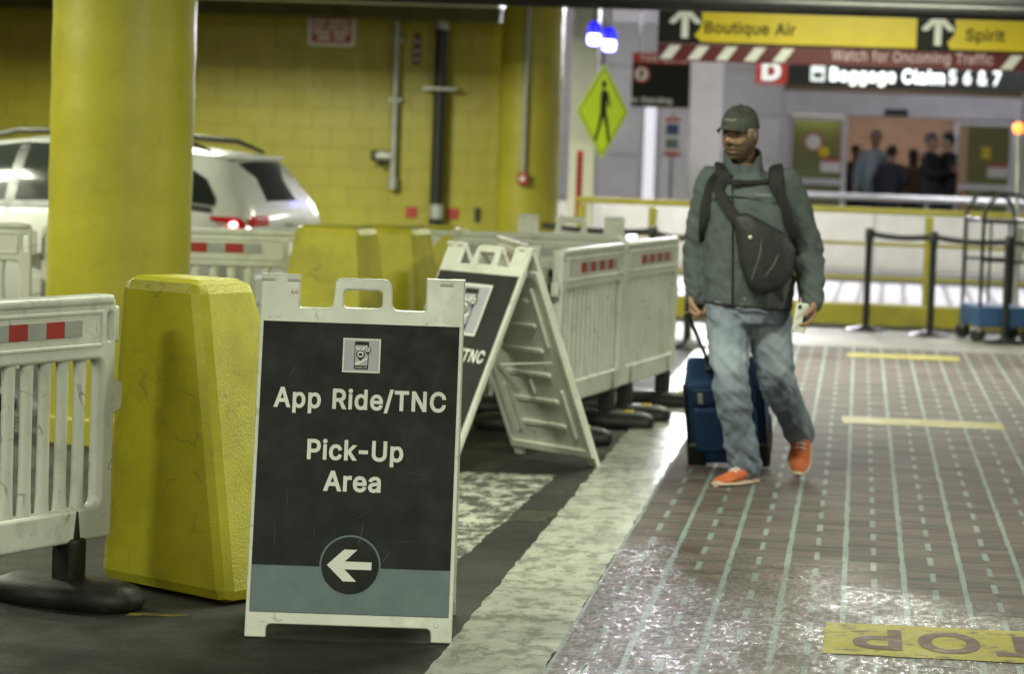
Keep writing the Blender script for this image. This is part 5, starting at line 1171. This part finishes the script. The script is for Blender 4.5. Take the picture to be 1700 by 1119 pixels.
    def front(x, z, o=.0):
        zs = [s[2] for s in SEC]; cx, cy, rx, ry = (np.interp(z, zs, [s[i] for s in SEC]) for i in (0, 1, 3, 4))
        best = -.0; M = Matrix.Rotation(yw, 2)
        for k in range(181):
            a = R(-180 + k); p = M @ Vector((rx * math.cos(a), ry * math.sin(a)))
            if abs(cx + p.x - x) < .006: best = min(best, cy + p.y)
        return best - o
    def lp_(px, py): return (-.318 + (px - 1165) * .00277 + (py - 340) * .00011, 1.276 - (py - 340) * .00276 - (px - 1165) * .00008)
    def onf(px, py, o=.012): x, z = lp_(px, py); return Vector((x, front(x, z, o), z))
    # stand collar with open front
    rg = []
    for i in range(29):
        f = i / 28; a = R(-90 - 12 + 26 + f * (360 - 28)); hgt = 1.525 + .035 * math.sin(a) ** 1 ; rr = .088
        base = Vector((-.133 + .085 * math.cos(a), .010 + .083 * math.sin(a), 1.425 + .02 * math.sin(a))); top_ = Vector((-.140 + (.083) * math.cos(a), .006 + .083 * math.sin(a), hgt - (.025 if f < .08 or f > .92 else 0)))
        c_ = Vector((-.136, .01, 0)); out = lambda p, s: Vector((c_.x + (p.x - c_.x) * s, c_.y + (p.y - c_.y) * s, p.z))
        rg.append([out(base, .93), out(base, 1.10), out((base + top_) / 2, 1.08), out(top_, 1.05), out(top_, .97), out((base + top_) / 2, .95)])
    MB().rings(rg).build('collar', jm, jk, smooth=70)
    zp = [onf(1213 - (y - 300) * .005, y, .004) for y in range(300, 506, 12)]
    MB().tube(zp, .005, 6).build('zip', MT['black'], jk)
    MB().tube([onf(x, 502 + (x - 1240) * .03, .004) for x in range(1168, 1318, 8)], .004, 6).build('hem_seam', MT['black_metal'], jk)
    MB().tube(bez([onf(1180, 330, .003), onf(1210, 322, .003), onf(1250, 324, .003), onf(1300, 332, .003)]), .0025, 6).build('yoke_seam', MT['black_metal'], jk)
    MB().tube(bez([onf(1292, 470, .004), onf(1296, 490, .004)]), .0035, 6).build('pocket_zip', MT['black'], jk)
    chest = onf(1262, 318, .010)
    text('chest_lettering', 'Columbia', .012, MT['galv'], jk, chest + Vector((0, -.002, 0)), Matrix.Rotation(R(8), 4, 'Z') @ UPR, 8) if all(c in FONT for c in 'Columbia') else None
    # jeans
    dm = mat('denim', (.165, .195, .260), .85, var=.25, scale=9., bump=.25, bscale=350., dirt=.45, dcol=(.36, .40, .46), dscale=2.2)
    d = MB()
    ellipse_stack(d, [(-.09, 0, .74, .175, .125), (-.09, 0, .80, .195, .140), (-.09, 0, .90, .195, .140)], 28)
    limb(d, [(-.178, -.005, .82), (-.172, -.045, .64), knL, (-.115, -.085, .26), (-.078, -.050, .085)], [.110, .100, .084, .078, .082])
    limb(d, [(.002, .02, .82), (.032, .045, .64), knR, (.145, .24, .325), (.212, .38, .21)], [.110, .100, .086, .076, .076])
    dm_ = vox(d, .0085, 6)
    folds(dm_, .013, (7, 5, 12), 5., shear=.8, mask=lambda c: .35 + 1.0 * math.exp(-((c[2] - .44) / .12) ** 2) + .9 * math.exp(-((c[2] - .12) / .08) ** 2) + .5 * math.exp(-((c[2] - .76) / .06) ** 2)); folds(dm_, .005, (14, 12, 10), 2., shear=-.9)
    fd = np.array([max(0., -v.normal.y) * math.exp(-((v.co.z - .62) / .15) ** 2) * (.55 + .6 * noise.noise(v.co * 9)) for v in dm_.vertices]); at = dm_.attributes.new('fade', 'FLOAT', 'POINT'); at.data.foreach_set('value', np.clip(fd, 0, .55))
    nt_ = dm.node_tree; pb = nt_.nodes['Principled BSDF']; src = pb.inputs['Base Color'].links[0].from_socket; an_ = nd(nt_, 'ShaderNodeAttribute', attribute_name='fade'); mxn = nd(nt_, 'ShaderNodeMix', data_type='RGBA')
    nt_.links.new(an_.outputs['Fac'], mxn.inputs[0]); nt_.links.new(src, mxn.inputs[6]); mxn.inputs[7].default_value = (.42, .47, .55, 1); nt_.links.new(mxn.outputs[2], pb.inputs['Base Color'])
    jn = link('jeans', dm_, dm, t, smooth=180)
    sk = mat('grey_sock', (.20, .26, .25), .9, var=.15, bump=.3, bscale=300.)
    MB().tube([(-.075, -.055, .15), (-.085, -.065, .075)], [.048, .046], 16).build('sock', sk, t, smooth=60); MB().tube([(.22, .39, .25), (.213, .36, .13)], [.05, .044], 16).build('sock', sk, t, smooth=60)
    om = mat('orange_mesh_cloth', (.50, .115, .035), .7, var=.18, scale=22., bump=.35, bscale=300.); so = mat('shoe_sole', (.55, .42, .34), .7, var=.15)
    shoe(t, (-.028, -.005, .0), (-.218, -.245, .0), (0, 0, 1), om, so); shoe(t, (.235, .455, .215), (.200, .275, .008), (-.05, -.75, .65), om, so)
    # backpack
    bkm = mat('black_webbing', (.013, .013, .014), .8, var=.3, scale=20., bump=.3, bscale=300.)
    bp = thing('backpack', MO, ps, 'black backpack with chest strap worn by the walking man', 'backpack')
    g = MB(); ellipse_stack(g, [(-.10, .19, .95, .05, .03), (-.10, .215, .97, .135, .07), (-.10, .225, 1.10, .15, .085), (-.105, .215, 1.28, .14, .075), (-.11, .19, 1.36, .10, .05), (-.11, .18, 1.38, .04, .02)], 24, yw); link('pack', vox(g, .012, 4), bkm, bp, smooth=180)
    def strap(nm, pts, w_, parent, mt=bkm, o=.013, th=.28):
        P = bez([p if isinstance(p, Vector) else onf(*p, o) for p in pts], 6); ws = np.interp(np.linspace(0, len(w_) - 1, len(P)), range(len(w_)), w_)
        return MB().tube(P, list(ws), 12, th, upv=(0, -1, .15)).build(nm, mt, parent, smooth=60)
    sL = strap('shoulder_strap', [Vector((-.235, .09, 1.445)), Vector((-.232, .0, 1.462)), Vector((-.238, -.075, 1.42)), (1184, 305), (1172, 345), Vector((-.315, -.03, 1.16)), Vector((-.30, .10, 1.05))], [.030, .034, .036, .036, .030, .014, .012], bp)
    sR = strap('shoulder_strap', [Vector((.015, .06, 1.45)), Vector((.012, -.03, 1.466)), Vector((.005, -.10, 1.42)), (1285, 305), (1302, 345), (1312, 385), (1322, 420), Vector((.125, -.02, .98))], [.030, .034, .036, .034, .030, .016, .012, .012], bp)
    strap('chest_strap', [(1190, 293), (1215, 297), (1245, 296), (1285, 291)], [.010, .010, .010, .010], bp, o=.022)
    MB().box(-.019, .019, -.006, .006, -.014, .014, Matrix.Translation(onf(1220, 298, .030))).build('buckle', MT['black_metal'], bp, .003)
    # sling bag across the chest
    sb = thing('sling_bag', MO, ps, 'black teardrop sling bag strapped across the chest of the man', 'bag')
    out = arcs([lp_(*p) for p in ((1212, 352), (1236, 346), (1300, 378), (1318, 402), (1312, 442), (1292, 470), (1262, 480), (1236, 468), (1222, 428))], .02)
    cx = sum(p[0] for p in out) / len(out); cz = sum(p[1] for p in out) / len(out); rg = []
    for s_, o in ((.97, -.015), (1.0, .010), (.985, .035), (.93, .046), (.80, .054), (.55, .058), (.2, .060)):
        rg.append([Vector((cx + (x - cx) * s_, front(cx + (x - cx) * s_, cz + (z - cz) * s_, .012) * .55 + front(cx, cz, .012) * .45 - o, cz + (z - cz) * s_)) for x, z in out])
    bagm = mat('black_nylon', (.016, .016, .018), .6, var=.25, scale=12., bump=.35, bscale=40.)
    MB().rings(rg).build('pouch', bagm, sb, smooth=60)
    def onb(px, py, o): x, z = lp_(px, py); return Vector((x, front(x, z, .012) * .55 + front(cx, cz, .012) * .45 - o, z))
    for P in (((1258, 385), (1254, 415), (1246, 440), (1242, 456)), ((1286, 408), (1278, 428), (1266, 445), (1257, 458))):
        MB().tube(bez([onb(*p, .050 + .010 * (1 - abs(i - 1.2) / 2)) for i, p in enumerate(P)]), .004, 6).build('zip', mat('grey_zip', (.10, .10, .10), .5), sb)
    bt = onb(1239, 386, .058); MB().ell(bt, (.008, .004, .008), 12, 8).build('button', mat('pale_button', (.8, .78, .6), .3), sb)
    strap('sling_strap', [Vector((-.205, -.085, 1.43)), (1192, 312), (1204, 338), (1222, 362)], [.024, .027, .027, .026], sb, o=.020)
    strap('sling_tail', [(1312, 440), (1322, 455), (1326, 480), Vector((.14, -.06, .83))], [.010, .008, .007, .006], sb, mat('olive_strap', (.16, .15, .05), .8), .03)
    # phone
    ph = thing('phone', MO, ps, 'white phone held in the man\'s lowered hand', 'phone')
    PM = Matrix.Translation((.142, -.155, .782)) @ Matrix.Rotation(R(28), 4, 'Z') @ Matrix.Rotation(R(8), 4, 'Y')
    ob = plate('case', mat('white_phone_case', (.78, .80, .74), .35, var=.03), ph, [rect(-.034, .034, -.068, .068, .010)], .010, .003, PM @ UPR)
    plate('camera_bump', MT['black'], ob, [rect(-.026, -.008, .038, .058, .004)], .002, .0006, PM @ UPR @ Matrix.Translation((0, 0, .006))); plate('emblem', MT['black'], ob, [rect(.008, .028, -.03, .01, .004)], .002, .0006, PM @ UPR @ Matrix.Translation((0, 0, .006)))
    return t
man()

# ---- suitcase pulled behind the man
def suitcase():
    base = Vector((-.085, .74, 0)); t = thing('suitcase', MO + MR @ base, ps, 'blue fabric wheeled suitcase tilted on its wheels behind the man\'s legs', 'suitcase')
    ax = Vector((-.13, -.52, .845)).normalized(); sx = Vector((1, -.12, 0)); sx = (sx - ax * sx.dot(ax)).normalized(); ny = ax.cross(sx)      # ny: away from the camera
    M = Matrix((sx, ny, ax)).transposed().to_4x4(); M.translation = Vector((0, 0, .075))
    B = lambda nm, mt, x0, x1, y0, y1, z0, z1, bev, par=t: MB().box(x0, x1, y0, y1, z0, z1, M).build(nm, mt, par, bev, 3)
    sh = B('shell', MT['blue_case'], -.19, .19, -.12, .12, .0, .49, .03)
    B('front_pocket', MT['blue_case'], -.15, .15, -.15, -.118, .10, .36, .02, sh); B('top_pocket', MT['blue_case'], -.15, .15, -.14, -.118, .38, .47, .012, sh)
    for s in (-1, 1):
        B('corner_guard', MT['black'], s * .155 - .045, s * .155 + .045, -.135, .125, -.012, .14, .02, sh)
        B('edge_piping', MT['black'], s * .185 - .008, s * .185 + .008, -.126, -.110, .10, .485, .004, sh)
        B('reflective_tab', MT['silver'], s * .11 - .012, s * .11 + .012, -.146, -.136, .39, .45, .003, sh)
        w_ = MB().rings([[M @ Vector((s * .145 + xx, .10 + r * math.cos(a), -.022 + r * math.sin(a))) for a in (2 * math.pi * k / 20 for k in range(20))] for r, xx in ((.02, -.018), (.042, -.015), (.042, .015), (.02, .018))]).build('wheel', MT['rubber'], t, smooth=40)
    B('handle_socket', MT['black'], -.09, .09, -.03, .10, .48, .515, .01, sh)
    hand_ = MR.to_3x3() @ Vector((0, 0, 0)); hp = Vector((-.318, .018, .778)) - base
    for s in (-1, 1):
        a = M @ Vector((s * .05 - .02, .02, .49)); b = hp + sx * (s * .045); MB().tube([a, b], .009, 8).build('handle_rod', MT['black_metal'], t, smooth=60)
    MB().tube([hp - sx * .055, hp + sx * .055], .014, 10).build('handle_grip', MT['black'], t, smooth=60)
    MB().tube(bez([M @ Vector((-.08, -.02, .495)), M @ Vector((-.04, -.05, .53)), M @ Vector((.04, -.05, .53)), M @ Vector((.08, -.02, .495))]), .012, 8).build('carry_handle', MT['black'], sh, smooth=60)
suitcase()

# ---- people inside the doors
def bystander(loc, rz, label, top, hair, k=1., skin=(.42, .26, .19), long=False, arm=None, extra=None):
    t = thing('person', (loc[0], loc[1], .16), rz, label, 'person', 'people inside the terminal doors')
    sk = skin_mat('skin_%d' % int(loc[0] * 1000 + 5000), skin, skin); HM = Matrix.Translation((0, -.02, 1.60))
    ar = arm or {}
    eL, wL = ar.get('l', ((-.27, .02, 1.12), (-.26, -.06, .88))); eR, wR = ar.get('r', ((.27, .02, 1.12), (.26, -.06, .88)))
    b = MB(); head_mesh(b, HM, 1.0); limb(b, [(0, .02, 1.36), (0, .0, 1.53)], [.06, .052]); ellipse_stack(b, [(0, 0, .85, .14, .10), (0, 0, 1.2, .15, .10), (0, 0, 1.40, .10, .07)])
    for s, e, w_ in ((-1, eL, wL), (1, eR, wR)):
        limb(b, [(s * .18, .01, 1.38), e, w_], [.045, .04, .03]); kv = Vector(w_) + (Vector(w_) - Vector(e)).normalized() * .08; hand(b, w_, kv, s, (.35, .4, .4, .45), (-s * .5, -.6, 0), (-s * .7, -.5, .1))
    for s in (-1, 1): limb(b, [(s * .09, 0, .88), (s * .095, -.01, .48), (s * .10, .02, .08)], [.07, .05, .035]); limb(b, [(s * .10, .02, .05), (s * .11, -.14, .03)], [.035, .03])
    me = vox(b, .012, 3); body = link('body', me, sk, t, smooth=180)
    j = MB(); ellipse_stack(j, [(0, 0, .82, .19, .135), (0, 0, 1.0, .195, .14), (0, 0, 1.2, .20, .135), (0, 0, 1.34, .185, .115), (0, .01, 1.42, .10, .085), (0, .01, 1.45, .075, .07)])
    for s, e, w_ in ((-1, eL, wL), (1, eR, wR)): limb(j, [(s * .16, .01, 1.37), e, w_], [.07, .062, .05])
    jm = vox(j, .014, 3); folds(jm, .010, (8, 8, 14), loc[0]); link('jacket', jm, mat('coat_%d' % int(loc[0] * 1000 + 5000), top, .8, var=.15), t, smooth=180)
    d = MB()
    for s in (-1, 1): limb(d, [(s * .09, 0, .86), (s * .095, -.01, .48), (s * .10, .02, .10)], [.10, .08, .075])
    ellipse_stack(d, [(0, 0, .80, .17, .12), (0, 0, .92, .18, .13)]); link('trousers', vox(d, .014, 3), mat('dark_trousers_%d' % int(loc[0] * 1000 + 5000), (.02, .025, .05), .8), t, smooth=180)
    hb_ = MB(); hb_.ell(HM @ Vector((0, .018, .028)), (.088, .100, .105), 18, 12)
    if long: hb_.ell(HM @ Vector((0, .05, -.09)), (.085, .06, .15), 16, 10)
    hm = hb_.fix(); folds(hm, .008, (30, 30, 30), 1., ridge=False); link('hair', hm, mat('hair_%d' % int(loc[0] * 1000 + 5000), hair, .7, var=.3, scale=40.), t, smooth=180)
    t.scale = (k, k, k)
    return t
bystander((.20, 42.7), R(-15), 'grey-haired person in pale blue jacket inside the doorway', (.34, .42, .50), (.42, .40, .38), .98)
bystander((.42, 42.1), R(150), 'person in dark jacket with white hood patch beside the grey-haired one', (.03, .032, .05), (.02, .015, .015), .86, arm={'l': ((-.3, -.05, 1.15), (-.1, -.22, 1.1))})
bystander((-.08, 43.9), R(40), 'person in brown coat half hidden at the doorway edge', (.10, .045, .03), (.015, .012, .01), .86)
bystander((.74, 43.2), R(200), 'long-haired person in brown top between the two groups in the doorway', (.16, .08, .05), (.03, .018, .012), .84, long=True)
bystander((.95, 41.6), R(60), 'tall person in black coat leaning towards another at the doorway', (.02, .022, .026), (.12, .11, .16), .97, arm={'l': ((-.24, -.15, 1.15), (.05, -.28, 1.2))})
bystander((1.19, 41.9), R(-70), 'person in black coat facing the tall one at the edge of the doorway', (.014, .015, .017), (.02, .018, .018), .98, skin=(.55, .42, .30), arm={'r': ((.25, -.12, 1.15), (.02, -.26, 1.25))})
